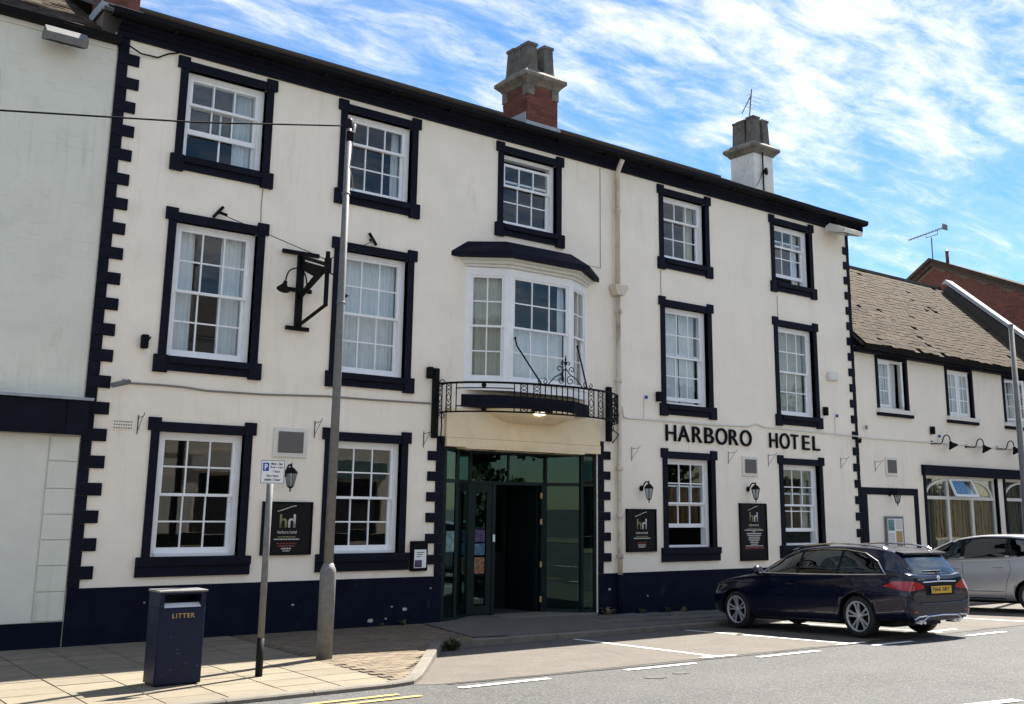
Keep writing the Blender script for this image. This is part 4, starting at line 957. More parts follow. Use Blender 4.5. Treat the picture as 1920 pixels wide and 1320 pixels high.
flood(2.86, 3.40, 6.02, 6.2, -.36, 'grey floodlight on the pale green wall at top left'); flood(20.0, 20.68, 6.22, 6.45, -.62, 'white floodlight under the eaves at the right end of the hotel')
al = one('alarm_box', B(19.93, 20.27, -.09, 0, 2.87, 3.05, bev=.02), offwhite, 'white alarm box on the wall right of the rightmost first floor window', 'alarm box')
# cctv
for xa, za, lab, m_ in ((4.26, 1.50, 'at the left quoins below the small uplighter', galv), (20.76, 1.52, 'on the right quoins where the cable crosses', blackiron)):
    t = thing('security_camera', 'small security camera '+lab, 'camera', (xa, 0, za), 'security cameras'); link('camera_body', tube(bmesh.new(), [(xa+.16, -.12, za+.07), (xa-.10, -.28, za-.01)], .035, 8), m_, t); link('bracket', tube(bmesh.new(), [(xa+.12, 0, za+.1), (xa+.1, -.12, za+.06)], .018, 6), m_, t)
# basket brackets
for xa, zt, lab in ((4.62, 1.12, 'right of the air brick'), (7.27, 1.20, 'left of the second ground floor window'), (9.22, 1.14, 'left of the entrance'), (13.85, 1.09, 'right of the drainpipe'), (16.55, 1.12, 'under the O of the lettering'), (17.80, 1.12, 'right of the right vent'), (20.3, 1.14, 'near the right quoins'), (21.6, 1.12, 'above the painted door frame')):
    bm = bmesh.new(); tube(bm, [(xa, -.01, zt-.24), (xa, -.01, zt+.02)], .006, 5); tube(bm, [(xa, -.01, zt-.02), (xa+.01, -.20, zt), (xa+.01, -.23, zt+.04)], .005, 5); tube(bm, sm([(xa, -.01, zt-.2), (xa, -.09, zt-.12), (xa+.01, -.18, zt-.01)]), .004, 5)
    one('basket_bracket', bm, galv if xa > 10 else blackiron, 'thin iron hanging basket bracket '+lab, 'bracket', 'hanging basket brackets')
# cables
def cable(name, pts, r, label, m=None, group=None):
    return one(name, tube(bmesh.new(), pts, r, 6), m or blackiron, label, 'cable', group)
wc = mat('grey_cable', (.22, .20, .18), .7)
cable('wall_cable', [(4.35, -.02, 1.56), (4.9, -.02, 1.57), (5.2, -.02, 1.565), (5.55, -.02, 1.54), (6.4, -.02, 1.55), (7.45, -.02, 1.60), (8.2, -.02, 1.60), (9.4, -.02, 1.62)], .014, 'cable running along the wall above the left ground floor windows', wc)
cable('wall_cable', [(13.6, -.03, 1.85), (13.64, -.02, 1.66), (13.8, -.02, 1.64), (14.18, -.02, 1.65), (15.94, -.02, 1.65), (17.2, -.02, 1.68), (17.42, -.02, 1.75), (17.68, -.02, 1.69), (20.15, -.02, 1.67), (20.85, -.04, 1.66), (21.6, -.02, 1.64), (24, -.02, 1.66), (27.1, -.02, 1.66), (29.4, -.02, 1.67)], .016, 'pale cable running above the hotel lettering and along the low wing', offwhite)
cable('overhead_wire', [(-7, -2.6, 2.95), (-3, -2.6, 3.42), (.59, -2.58, 3.88), (2.04, -2.58, 4.12), (4.2, -2.58, 4.50), (6.2, -2.58, 4.93)], .011, 'overhead wire crossing the sky side of the left wall to the lamp post top')
cable('eaves_wire', [(3.86, -.16, 6.42), (3.95, -.12, 6.35), (4.2, -.06, 6.28), (4.45, -.03, 6.30), (4.6, -.03, 6.40), (4.75, -.03, 6.46)], .012, 'loose black wire looping down from the eaves at the top left corner')
for xa, za, zb_, lab in ((6.2, 4.67, 4.14, 'between the two leftmost upper windows'), (14.7, 4.66, 4.1, 'under the fourth top floor window'), (18.3, 4.6, 4.12, 'under the rightmost top floor window')):
    cable('wall_crack_wire', [(xa, -.006, za), (xa-.01, -.006, (za+zb_)/2), (xa, -.006, zb_)], .006, 'thin vertical wire on the render '+lab, wc, 'thin vertical wires')
cable('wall_crack_wire', [(13.08, -.006, 6.45), (13.08, -.006, 4.45), (12.6, -.006, 4.46)], .006, 'thin wire turning a corner right of the bay roof', wc, 'thin vertical wires')
rg = one('wall_ring', lathe(bmesh.new(), [(.045, 0), (.055, .008), (.045, .016)], (21.26, -.06, 1.88), 14, axis=(0, -1, 0)), wc, 'small iron ring on the wall just right of the hotel', 'ring')
# menu case
mc = thing('menu_case', 'small black menu case with paper, left of the entrance quoins', 'menu case', (9.17, 0, -1.0))
link('case', B(9.02, 9.32, -.09, 0, -1.03, -.57, bev=.015), blackiron, mc); link('paper', B(9.06, 9.28, -.095, -.0905, -.98, -.70), signw, mc); link('picture', B(9.07, 9.20, -.0975, -.0952, -.97, -.86), sticker['purple'], mc)
for k in range(3): link('small_print', B(9.10, 9.10+.14-.03*k, -.0975, -.0952, -.75-.03*k, -.74-.03*k), inkm, mc)
# glazed notice case on wing
nc = thing('glazed_notice_case', 'silver framed notice case with posters on the blocked doorway', 'notice case', (22.18, 0, -1.0))
link('frame', B(21.83, 22.53, -.06, -.023, -1.15, -.13), galv, nc); link('backing', B(21.88, 22.48, -.064, -.0605, -1.10, -.18), signw, nc)
for q, m_ in (((21.90, 22.14, -.45, -.2), sticker['teal']), ((21.90, 22.14, -.8, -.5), greyl), ((22.2, 22.45, -.42, -.2), greyl), ((22.2, 22.45, -.72, -.46), gold), ((22.2, 22.45, -1.0, -.76), olive)): link('poster', B(q[0], q[1], -.0665, -.0642, q[2], q[3]), m_, nc)

# ------------------------------------------------------------------ balcony railing
BR = thing('balcony_railing', 'bowed black wrought iron balcony railing with scrolls over the entrance', 'railing', (11.33, 0, 1.06))
def rp(deg, z, e=0.): t = R(deg); return Vector((11.335-(1.87+e)*math.cos(t), -(1.2+e)*math.sin(t), z))
def arc(a, b, z, n=None): n = n or max(2, int(abs(b-a)/4)); return [rp(a+(b-a)*i/n, z) for i in range(n+1)]
link('post', B(9.35, 9.45, -.09, 0, 1.06, 2.20, bev=.01), blackiron, BR); link('post', B(13.19, 13.29, -.09, 0, 1.18, 2.19, bev=.01), blackiron, BR)
link('handrail', tube(bmesh.new(), arc(0, 180, 1.95, 44), .018, 6), blackiron, BR); link('bottom_rail', tube(bmesh.new(), arc(0, 180, 1.48, 44), .014, 6), blackiron, BR)
bars = [1.5, 6, 10.5, 15, 19.4, 56.4, 60, 63.8, 67.4, 71.1, 74.1, 77.6, 80.8, 84.4, 87.7, 91.6, 95.3, 99.2, 102.9, 107.4, 111.3, 116.2, 124, 128.5, 134, 138.5, 144, 150, 154.5, 160, 165, 170, 175]
for d in bars: link('baluster', tube(bmesh.new(), [rp(d, 1.48), rp(d, 1.95)], .010, 5), blackiron, BR)
for a, b in ((1.5, 6), (10.5, 15), (60, 63.8), (67.4, 71.1), (102.9, 107.4), (111.3, 116.2), (124, 128.5), (134, 138.5), (150, 154.5), (165, 170)):
    for z0_, z1_ in ((1.81, 1.94), (1.49, 1.62)):
        bm = bmesh.new()
        for k in range(2):
            za, zb_ = z0_+k*(z1_-z0_)/2, z0_+(k+1)*(z1_-z0_)/2; tube(bm, [rp(a, za), rp(b, zb_)], .006, 4); tube(bm, [rp(a, zb_), rp(b, za)], .006, 4)
        link('lattice', bm, blackiron, BR)
    bm = bmesh.new(); c = (a+b)/2
    for s in (-1, 1): tube(bm, [rp(c, 1.80), rp(c+s*(b-a)*.42, 1.715), rp(c, 1.63)], .006, 4)
    link('scroll', bm, blackiron, BR)
for z_ in (1.86, 1.57): link('panel_rail', tube(bmesh.new(), arc(19.4, 56.4, z_, 14), .010, 5), blackiron, BR)
for z_ in (1.905, 1.525): link('boss', lathe(bmesh.new(), [(.03, -.015), (.042, 0), (.03, .015)], rp(38.5, z_), 12, axis=(-.8, -1, 0)), blackiron, BR)
def scroll(bm, c, r, deg0, turns, u, n=18, th=.008, s=1):
    pts = []
    for i in range(n+1):
        t = i/n; a = R(deg0)+s*turns*2*math.pi*t; rr = r*(1-.75*t); pts.append(Vector(c)+Vector(u)*math.cos(a)*rr+Vector((0, 0, 1))*math.sin(a)*rr)
    tube(bm, pts, th, 5)
u0 = Vector((math.sin(R(86)), -math.cos(R(86)), 0)).normalized(); c86 = rp(86.4, 1.95)
bm = bmesh.new(); tube(bm, [c86, c86+Vector((0, 0, .40))], .010, 6); link('finial_stem', bm, blackiron, BR)
link('finial_spike', lathe(bmesh.new(), [(.008, .34), (.028, .39), (.012, .42), (.016, .44), (.002, .53)], c86, 8), blackiron, BR)
for s in (-1, 1):
    bm = bmesh.new()
    scroll(bm, c86+u0*s*.10+Vector((0, 0, .10)), .08, 90, 1.1, u0*s); scroll(bm, c86+u0*s*.13+Vector((0, 0, .28)), .06, 200, 1.0, u0*s, s=-1); scroll(bm, c86+u0*s*.06+Vector((0, 0, .38)), .04, 200, 1.0, u0*s, s=-1)
    tube(bm, [c86+Vector((0, 0, .3)), c86+u0*s*.10+Vector((0, 0, .20)), c86+u0*s*.22+Vector((0, 0, .14)), c86+u0*s*.36+Vector((0, 0, .0))], .009, 5)
    scroll(bm, c86+u0*s*.42+Vector((0, 0, .05)), .05, 90, 1.0, u0*s); scroll(bm, c86+u0*s*.52+Vector((0, 0, .04)), .045, 90, 1.0, -u0*s)
    link('crest_scroll', bm, blackiron, BR)
for s, deg, z_ in ((0, 3, 1.95), (0, 3, 1.40)):
    bm = bmesh.new(); scroll(bm, rp(deg, z_)+Vector((.06, 0, .02)), .06, 180, 1.1, (1, 0, 0), s=-1); link('scroll', bm, blackiron, BR)
bm = bmesh.new(); tube(bm, [rp(6, 1.45), (9.5, -.1, 1.25), (9.52, -.05, 1.05), (9.58, -.03, .96)], .012, 5); link('bracket_scroll', bm, blackiron, BR)
bm = bmesh.new(); tube(bm, [rp(176, 1.45), (13.30, -.25, 1.30), (13.27, -.1, 1.15)], .012, 5); scroll(bm, rp(172, 1.40), .07, 90, 1.2, (0, 1, 0)); link('bracket_scroll', bm, blackiron, BR)
for k in range(4):
    bm = bmesh.new(); scroll(bm, rp(158+5*k, 1.62+.09*(k % 2)*2), .08, 90, 1.3, (.3, .95, 0)); link('scroll', bm, blackiron, BR)
# stays from the bay to the handrail
for (p, q) in (((10.76, -.38, 2.70), rp(71.5, 1.97)), ((12.18, -.36, 2.70), rp(101.5, 1.97))):
    link('stay_rod', tube(bmesh.new(), [(p[0], p[1], p[2]+.10), (p[0]-.01, p[1]-.04, p[2]+.12), (p[0]-.02, p[1]-.06, p[2]+.06), (p[0], p[1]-.07, p[2]-.03), q], .014, 6), blackiron, BR)
bl_ = thing('bulkhead_light', 'lit oval bulkhead light on a black box under the balcony', 'lamp', (11.25, -.5, 1.5))
link('mount', B(11.02, 11.42, -.62, -.42, 1.56, 1.61), blackiron, bl_); link('diffuser', lathe(bmesh.new(), [(.02, -.055), (.10, -.04), (.125, -.005), (.125, 0)], (11.2, -.52, 1.555), 18), glow, bl_)

# ------------------------------------------------------------------ street furniture
LP = thing('lamp_post', 'tall grey galvanised lamp column standing on the left pavement', 'lamp post', (6.26, -2.58, -1.84))
link('base_column', lathe(bmesh.new(), [(.098, 0), (.098, 1.02), (.094, 1.05), (.06, 1.13)], (6.26, -2.58, -1.85), 24), galv, LP)
link('shaft', lathe(bmesh.new(), [(.06, 0), (.041, 5.65)], (6.26, -2.58, -.72), 20), galv, LP)
link('clamp_box', B(6.22, 6.31, -2.64, -2.53, 4.72, 4.86, bev=.01), blackiron, LP); link('top_cap', lathe(bmesh.new(), [(.045, 0), (.05, .02), (.05, .11), (.03, .15)], (6.26, -2.58, 4.90), 14), plastic, LP)
link('insulator', lathe(bmesh.new(), [(.015, 0), (.02, .1), (.01, .12)], (6.33, -2.6, 4.86), 8), signw, LP)
link('loose_cable', tube(bmesh.new(), [(6.30, -2.63, 4.72), (6.28, -2.645, 4.55), (6.26, -2.65, 4.35), (6.30, -2.66, 4.2), (6.33, -2.65, 4.05)], .008, 5), wc, LP)
for z_ in (3.98, 2.52): link('band', lathe(bmesh.new(), [(.055, 0), (.055, .03)], (6.26, -2.58, z_), 14), galv, LP)
PSN = thing('parking_sign', 'white parking restriction sign with blue P on a thin galvanised pole', 'sign', (5.06, -3.39, -1.84))
link('pole', lathe(bmesh.new(), [(.036, .4), (.036, 2.28)], (5.06, -3.39, -1.845), 16), galv, PSN); link('pole_sleeve', lathe(bmesh.new(), [(.04, 0), (.04, .40)], (5.06, -3.39, -1.845), 16), plastic, PSN)
px0, px1, pz0, pz1, py_ = 4.935, 5.205, .20, .465, -3.45
# plate faces slightly towards the camera: build flat then turn
before = set(bpy.data.objects)
link('plate', B(px0, px1, py_-.002, py_+.004, pz0, pz1, bev=.0), signw, PSN)
bm = bmesh.new(); e = .005
for q in ((px0+.006, px1-.006, pz0+.006, pz0+.006+e), (px0+.006, px1-.006, pz1-.006-e, pz1-.006), (px0+.006, px0+.006+e, pz0+.011, pz1-.011), (px1-.006-e, px1-.006, pz0+.011, pz1-.011)): box(bm, q[0], q[1], py_-.0035, py_-.0021, q[2], q[3])
link('border', bm, inkm, PSN)
link('blue_square', B(px0+.025, px0+.092, py_-.0036, py_-.0021, pz1-.125, pz1-.035), signb, PSN); link('lettering', textmesh('P', .035, .062, px0+.043, pz1-.111, py_-.0037, .001, bold=.03), signw, PSN)
for s_, w_, x_, z_ in (('Mon - Sat', .125, px0+.178, pz1-.058), ('8 am - 6 pm', .14, px0+.178, pz1-.098), ('1 hour', .08, px0+.178, pz1-.142), ('No return', .13, px0+.135, pz1-.190), ('within 1 hour', .185, px0+.135, pz1-.232)):
    link('lettering', textmesh(s_, w_, .028, x_, z_, py_-.0022, .001, 'C', bold=.03), inkm, PSN)
piv = Vector((5.06, -3.39, 0)); ang = R(-14)
for o in set(bpy.data.objects)-before:
    for v in o.data.vertices: c = v.co-piv; v.co = piv+Vector((c.x*math.cos(ang)-c.y*math.sin(ang), c.x*math.sin(ang)+c.y*math.cos(ang), c.z))
# litter bin
LBN = thing('litter_bin', 'dark blue metal litter bin with LITTER in gold letters', 'litter bin', (4.15, -3.33, -1.84))
bx0, bx1, by0, by1, bz0, bz1 = 3.885, 4.375, -3.49, -3.17, -1.845, -.90
link('body', B(bx0, bx1, by0, by1, bz0+.015, -1.075, bev=.006), binm, LBN); link('foot', B(bx0+.03, bx1-.03, by0+.03, by1-.03, bz0, bz0+.014), plastic, LBN)
link('front_panel', B(bx0+.012, bx1-.012, by0-.008, by0-.0005, bz0+.03, -1.09, bev=.002), binm, LBN)
for xa, xb in ((bx0, bx0+.05), (bx1-.05, bx1)): link('hood_side', B(xa, xb, by0, by1, -1.0745, -.925), binm, LBN)
link('hood_front', B(bx0+.051, bx1-.051, by0, by0+.012, -.945, -.925), binm, LBN); link('hood_back', B(bx0+.051, bx1-.051, by1-.012, by1, -1.0745, -.925), binm, LBN)
link('aperture_lip', prism(bmesh.new(), [(by0-.004, -1.074), (by0+.07, -1.035), (by0+.07, -1.05), (by0+.012, -1.0745)], 'x', bx0+.051, bx1-.051), signw, LBN)
link('top_plate', B(bx0-.012, bx1+.012, by0-.015, by1+.012, -.924, -.905, bev=.004), galv, LBN)
link('lock', lathe(bmesh.new(), [(.012, 0), (.01, .012)], (bx1, by0+.05, -1.30), 8, axis=(1, 0, 0)), steel, LBN)
link('lettering', textmesh('LITTER', .235, .046, (bx0+bx1)/2+.012, -1.18, by0-.0085, .0015, 'C', bold=.016, spacing=1.22), gold, LBN)
scm = mat('bin_scuff', (.06, .075, .10), .7)
for k in range(9):
    xs_, zs_ = random.uniform(3.93, 4.33), random.uniform(-1.75, -1.25); w_ = random.uniform(.006, .03); link('scuff', B(xs_, xs_+w_, by0-.0092, by0-.0083, zs_, zs_+random.uniform(.003, .008)), scm, LBN)
RPO = thing('street_lamp', 'slim grey lamp column behind the silver car at the right edge', 'lamp post', (26.04, -1.2, -1.95))
link('shaft', lathe(bmesh.new(), [(.11, 0), (.11, 1.2), (.085, 1.25), (.06, 6.62)], (26.04, -1.2, -1.95), 16), galv, RPO); link('top_cap', lathe(bmesh.new(), [(.065, 0), (.05, .03)], (26.04, -1.2, 4.67), 12), galv, RPO)

# ------------------------------------------------------------------ weeds
def weed(x, y, z, r, n, label, m=leafm):
    bm = bmesh.new()
    for k in range(n):
        a = random.uniform(0, 6.28); l = r*random.uniform(.5, 1.1); h = l*random.uniform(.4, 1.3); w = .018*random.uniform(.7, 1.4); d = Vector((math.cos(a), math.sin(a), 0)); s = Vector((-d.y, d.x, 0))*w
        p0 = Vector((x+random.uniform(-r, r)*.35, y+random.uniform(-r, r)*.25, z)); p1 = p0+d*l*.5+Vector((0, 0, h*.75)); p2 = p0+d*l+Vector((0, 0, h*.7))
        v = [bm.verts.new(q) for q in (p0-s*.3, p0+s*.3, p1+s, p2, p1-s)]; bm.faces.new(v)
    t = thing('weed_clump', label, 'weed', (x, y, z), 'weeds along the wall and kerb'); link('leaves', bm, m, t)
    bm = bmesh.new()
    for k in range(4): a = random.uniform(0, 6.28); tube(bm, [(x, y, z), (x+math.cos(a)*r*.4, y+math.sin(a)*r*.3, z+r*.8)], .003, 4)
    link('stem', bm, dryl, t)
weed(8.72, -1.72, -2.0, .19, 60, 'bushy dark weed growing in the gutter at the kerb corner'); weed(8.9, -.06, -1.85, .10, 24, 'weed at the wall foot left of the entrance'); weed(8.55, -.05, -1.84, .07, 14, 'smallest weed at the wall foot between lamp post and entrance')
weed(13.15, -.10, -1.88, .14, 26, 'dry weed beside the drainpipe foot', dryl); weed(14.0, -.08, -1.90, .10, 22, 'weed at the wall foot right of the drainpipe'); weed(15.1, -.06, -1.92, .10, 18, 'dry weed at the wall foot near the dark car nose', dryl)
weed(5.1, -.06, -1.84, .08, 12, 'weed at the wall foot behind the litter bin', dryl)
weed(14.7, -.06, -1.92, .12, 26, 'green weed at the wall foot between drainpipe and dark car')

# ------------------------------------------------------------------ cars
from mathutils.bvhtree import BVHTree
def cr(P, t):       # Catmull-Rom through tuples, t in 0..len-1
    n = len(P); i = min(int(t), n-2); f = t-i
    p0, p1, p2, p3 = P[max(i-1, 0)], P[i], P[i+1], P[min(i+2, n-1)]
    return tuple(.5*((2*b)+(c-a)*f+(2*a-5*b+4*c-d)*f*f+(3*b-a-3*c+d)*f**3) for a, b, c, d in zip(p0, p1, p2, p3))
def loft(stations, ns=5, npf=4):
    """stations: (x, [(y,z)...]); smooth closed mirrored shell"""
    K = len(stations[0][1]); rows = []
    flat = [(x, *[c for p in pr for c in p]) for x, pr in stations]
    for k in range((len(flat)-1)*ns+1):
        q = cr(flat, k/ns); x = q[0]; pr = [(q[1+2*i], q[2+2*i]) for i in range(K)]
        half = [cr(pr, j/npf) for j in range((K-1)*npf+1)]
        half[0] = (0, half[0][1]); half[-1] = (0, half[-1][1])
        rows.append((x, [(max(0, y), z) for y, z in half]))
    bm = bmesh.new(); g = []
    for x, half in rows:
        ring = [(y, z) for y, z in half]+[(-y, z) for y, z in half[-2:0:-1]]
        g.append([bm.verts.new((x, y, z)) for y, z in ring])
    for i in range(len(g)-1):
        n = len(g[i])
        for k in range(n): f = bm.faces.new((g[i][k], g[i][(k+1) % n], g[i+1][(k+1) % n], g[i+1][k])); f.smooth = True
    bm.faces.new(g[0]); bm.faces.new(g[-1][::-1]); bmesh.ops.recalc_face_normals(bm, faces=bm.faces)
    return bm
def poly(pts, x):
    for (xa, za), (xb, zb) in zip(pts[:-1], pts[1:]):
        if min(xa, xb)-1e-9 <= x <= max(xa, xb)+1e-9: return lerp(za, zb, (x-xa)/(xb-xa) if xb != xa else 0)
    return pts[-1][1]
def side_patch(bvh, lo, up, s, off=.004, nx=28, nz=6):
    x0, x1 = lo[0][0], lo[-1][0]; bm = bmesh.new(); g = []
    for i in range(nx+1):
        x = lerp(x0, x1, i/nx); a, b = poly(lo, x), poly(up, x); col = []
        for j in range(nz+1):
            z = lerp(a, b, j/nz); h = bvh.ray_cast(Vector((x, s*3, z)), Vector((0, -s, 0)))
            y = h[0].y if h[0] else s*.6
            col.append(bm.verts.new((x, y+s*off, z)))
        g.append(col)
    for i in range(nx):
        for j in range(nz): f = bm.faces.new((g[i][j], g[i+1][j], g[i+1][j+1], g[i][j+1])); f.smooth = True
    return bm
def end_patch(bvh, lo, up, d, off=.004, ny=20, nz=6):
    """d=+1 looks at the nose, -1 at the tail; lo/up give z over y"""
    y0, y1 = lo[0][0], lo[-1][0]; bm = bmesh.new(); g = []
    for i in range(ny+1):
        y = lerp(y0, y1, i/ny); a, b = poly(lo, y), poly(up, y); col = []
        for j in range(nz+1):
            z = lerp(a, b, j/nz); h = bvh.ray_cast(Vector((d*5, y, z)), Vector((-d, 0, 0)))
            x = h[0].x if h[0] else d*2
            col.append(bm.verts.new((x+d*off, y, z)))
        g.append(col)
    for i in range(ny):
        for j in range(nz): f = bm.faces.new((g[i][j], g[i+1][j], g[i+1][j+1], g[i][j+1])); f.smooth = True
    return bm
def onside(bvh, pts, s, off=.004):
    out = []
    for x, z in pts:
        h = bvh.ray_cast(Vector((x, s*3, z)), Vector((0, -s, 0))); out.append(Vector((x, (h[0].y if h[0] else s*.8)+s*off, z)))
    return out
def dens(pts, n=6):
    r = []
    for a, b in zip(pts[:-1], pts[1:]):
        for k in range(n): r.append(tuple(lerp(p, q, k/n) for p, q in zip(a, b)))
    return r+[pts[-1]]
def make_wheel(root, x, y, s, rad, rimr, spokes=10):
    w = link('wheel', bmesh.new(), None, root); bm = bmesh.new(); wd = .215
    c = Vector((x, y, rad)); ax = Vector((0, s, 0))
    lathe(bm, [(rimr, -wd), (rad-.02, -wd), (rad, -wd+.03), (rad, -.03), (rad-.022, 0), (rimr+.015, .004), (rimr, -.012), (rimr, -wd)], c, 36, axis=ax, cap=False)
    bpy.data.objects.remove(w); w = link('wheel', bm, rubber, root)
    bm = bmesh.new(); lathe(bm, [(rimr+.002, -.02), (rimr+.006, .005), (rimr-.014, .002), (rimr-.018, -.03)], c, 36, axis=ax, cap=False); link('rim', bm, alloy, w)
    bm = bmesh.new(); lathe(bm, [(rimr-.002, -.10), (rimr-.002, -.094), (.01, -.094)], c, 30, axis=ax); link('brake_disc', bm, plastic, w)
    a = Vector((1, 0, 0)); b = Vector((0, 0, 1)); bm = bmesh.new()
    for k in range(spokes):
        th = 2*math.pi*(k+.5)/spokes+(.12 if k % 2 else -.12)+.2; d = a*math.cos(th)+b*math.sin(th); t = ax.cross(d)
        q = []
        for rr, hw, dp in ((.02, .024, -.022), (rimr*.55, .014, -.014), (rimr-.008, .019, -.004)):
            q.append([c+d*rr+t*hw*e+ax*(dp+f) for e, f in ((-1, -.03), (-.6, 0), (.6, 0), (1, -.03))])
        vs = [[bm.verts.new(p) for p in r] for r in q]
        for i in range(2):
            for j in range(3): bm.faces.new((vs[i][j], vs[i][j+1], vs[i+1][j+1], vs[i+1][j]))
    link('spoke_set', bm, alloy, w)
    link('hub_cap', lathe(bmesh.new(), [(.045, -.03), (.045, -.012), (.03, -.006), (.002, -.005)], c, 16, axis=ax), alloy, w)
    return w
def make_car(name, label, cat, loc, az, pitch, scale, P, roll=0):
    root = thing(name, label, cat, loc); PM[root.name] = Matrix.Identity(4)
    root.rotation_mode = 'XYZ'
    # nose along local +x; azimuth az measured from +Y towards +X
    root.matrix_world = Matrix.Translation(Vector(loc)) @ Matrix.Rotation(math.pi/2-az, 4, 'Z') @ Matrix.Rotation(pitch, 4, 'Y') @ Matrix.Rotation(roll, 4, 'X') @ Matrix.Diagonal((*scale, 1))
    paint = P['paint']; bm = loft(P['body']); bvb = BVHTree.FromBMesh(bm); me = bpy.data.meshes.new('body'); bm.to_mesh(me); bm.free(); me.materials.append(paint); me.materials.append(plastic)
    o = bpy.data.objects.new('body', me); COL.objects.link(o); ar = P['arch']
    for ax_ in (P['fa'], P['ra']):
        for s in (-1, 1):
            b2 = bmesh.new(); lathe(b2, [(ar, 0), (ar, .35)], (ax_, s*.66, P['rad']+.005), 48, axis=(0, s, 0)); bmesh.ops.recalc_face_normals(b2, faces=b2.faces)
            m2 = bpy.data.meshes.new('c'); b2.to_mesh(m2); b2.free(); co = bpy.data.objects.new('c', m2); COL.objects.link(co)
            md = o.modifiers.new('b', 'BOOLEAN'); md.operation = 'DIFFERENCE'; md.object = co; md.solver = 'EXACT'
            bpy.context.view_layer.update(); n2 = bpy.data.meshes.new_from_object(o.evaluated_get(bpy.context.evaluated_depsgraph_get())); o.modifiers.clear(); o.data = n2; bpy.data.objects.remove(co)
    me = o.data; me.name = 'body'
    if len(me.materials) < 2: me.materials.append(plastic)
    for p in me.polygons:
        c = p.center
        for ax_ in (P['fa'], P['ra']):
            if math.hypot(c.x-ax_, c.z-P['rad']-.005) < ar+.002 and abs(c.y) < P['hw']+.03 and (abs(p.normal.y) < .3 or abs(abs(c.y)-.66) < .01): p.material_index = 1; p.use_smooth = False
    setpar(o, root); o.matrix_parent_inverse = Matrix.Identity(4)
    bm = loft(P['cabin']); bvc = BVHTree.FromBMesh(bm); cab = link('cabin_shell', bm, paint, root)
    for s in (-1, 1):
        for lo, up in P['windows']: link('side_window', side_patch(bvc, lo, up, s, .005), carglass if P.get('clear') else P['glass'], root)
        lo, up = P['daylight']; link('window_surround', side_patch(bvc, lo, up, s, .002), plastic, root)
        ln = dens(list(lo)+list(up)[::-1]+[lo[0]], 5)
        if P['trim']: link('window_trim', tube(bmesh.new(), onside(bvc, ln, s, .006), .009, 5), chrome, root)
        for nm, pts in P['lines']: link(nm, tube(bmesh.new(), onside(bvb, dens(pts, 6), s, -.001), .0045, 4), plastic, root)
        for nm, pts, r_, m_ in P['sidebars']: link(nm, tube(bmesh.new(), onside(bvb, dens(pts, 6), s, .006), r_, 6), m_, root)
        for x_, z_ in P['handles']:
            p = onside(bvb, [(x_-.09, z_), (x_+.09, z_+.004)], s, .022); q = onside(bvb, [(x_-.1, z_), (x_+.1, z_+.004)], s, .0)
            link('door_handle', tube(bmesh.new(), [q[0], p[0], p[1], q[1]], .014, 6), paint, root)
        # door mirror
        mx, mz = P['mirror']; h = onside(bvb, [(mx, P['beltz']-.02)], s, 0)[0]
        bm = bmesh.new(); bmesh.ops.create_uvsphere(bm, u_segments=16, v_segments=10, radius=1, matrix=Matrix.Translation((mx, s*(P['hw']+.075), mz)) @ Matrix.Diagonal((.075, .115, .075, 1)))
        for f in bm.faces: f.smooth = True
        mi = link('door_mirror', bm, paint, root); link('mirror_arm', tube(bmesh.new(), [(mx, s*(P['hw']-.12), mz-.06), (mx, s*(P['hw']+.05), mz-.03)], .022, 6), plastic, mi)
        link('mirror_glass', lathe(bmesh.new(), [(.06, 0), (.06, .004)], (mx-.072, s*(P['hw']+.075), mz), 14, axis=(-1, 0, 0)), chrome, mi)
        for ax_ in (P['fa'], P['ra']): make_wheel(root, ax_, s*(P['hw']-.03), s, P['rad'], P['rim'], P['spokes'])
        if P['rails']: link('roof_rail', tube(bmesh.new(), [(x, s*y, z) for x, y, z in P['rails']], .014, 6), chrome, root)
        for lo, up in P['tail_side']: link('tail_light', side_patch(bvb, lo, up, s, .005, 14, 5), red, root)
        for lo, up in P['tail_rear']:
            if s < 0: lo, up = [(-y, z) for y, z in lo], [(-y, z) for y, z in up]
            link('tail_light', end_patch(bvb, lo, up, -1, .005, 12, 5), red, root)
    lo, up = P['rear_glass']; link('rear_window', end_patch(bvc, lo, up, -1, .006), P['glass'], root)
    lo, up = P['windscreen']; link('windscreen', end_patch(bvc, lo, up, 1, .006), P['glass'], root)
    bx('underbody', plastic, root, P['ra']-.5, P['fa']+.4, -.62, .62, .17, .30)
    return root, bvb, bvc
def ring(zb, zs, zt, wb, w1, wm, ws):
    return [(0, zb), (wb*.6, zb), (wb, zb+.015), (w1, zb+.09), (wm, zb+(zs-zb)*.42), (wm-.004, zb+(zs-zb)*.68), (ws+.015, zs-.06), (ws, zs), (ws-.09, zs+.018), (ws*.5, zt-.004), (0, zt)]
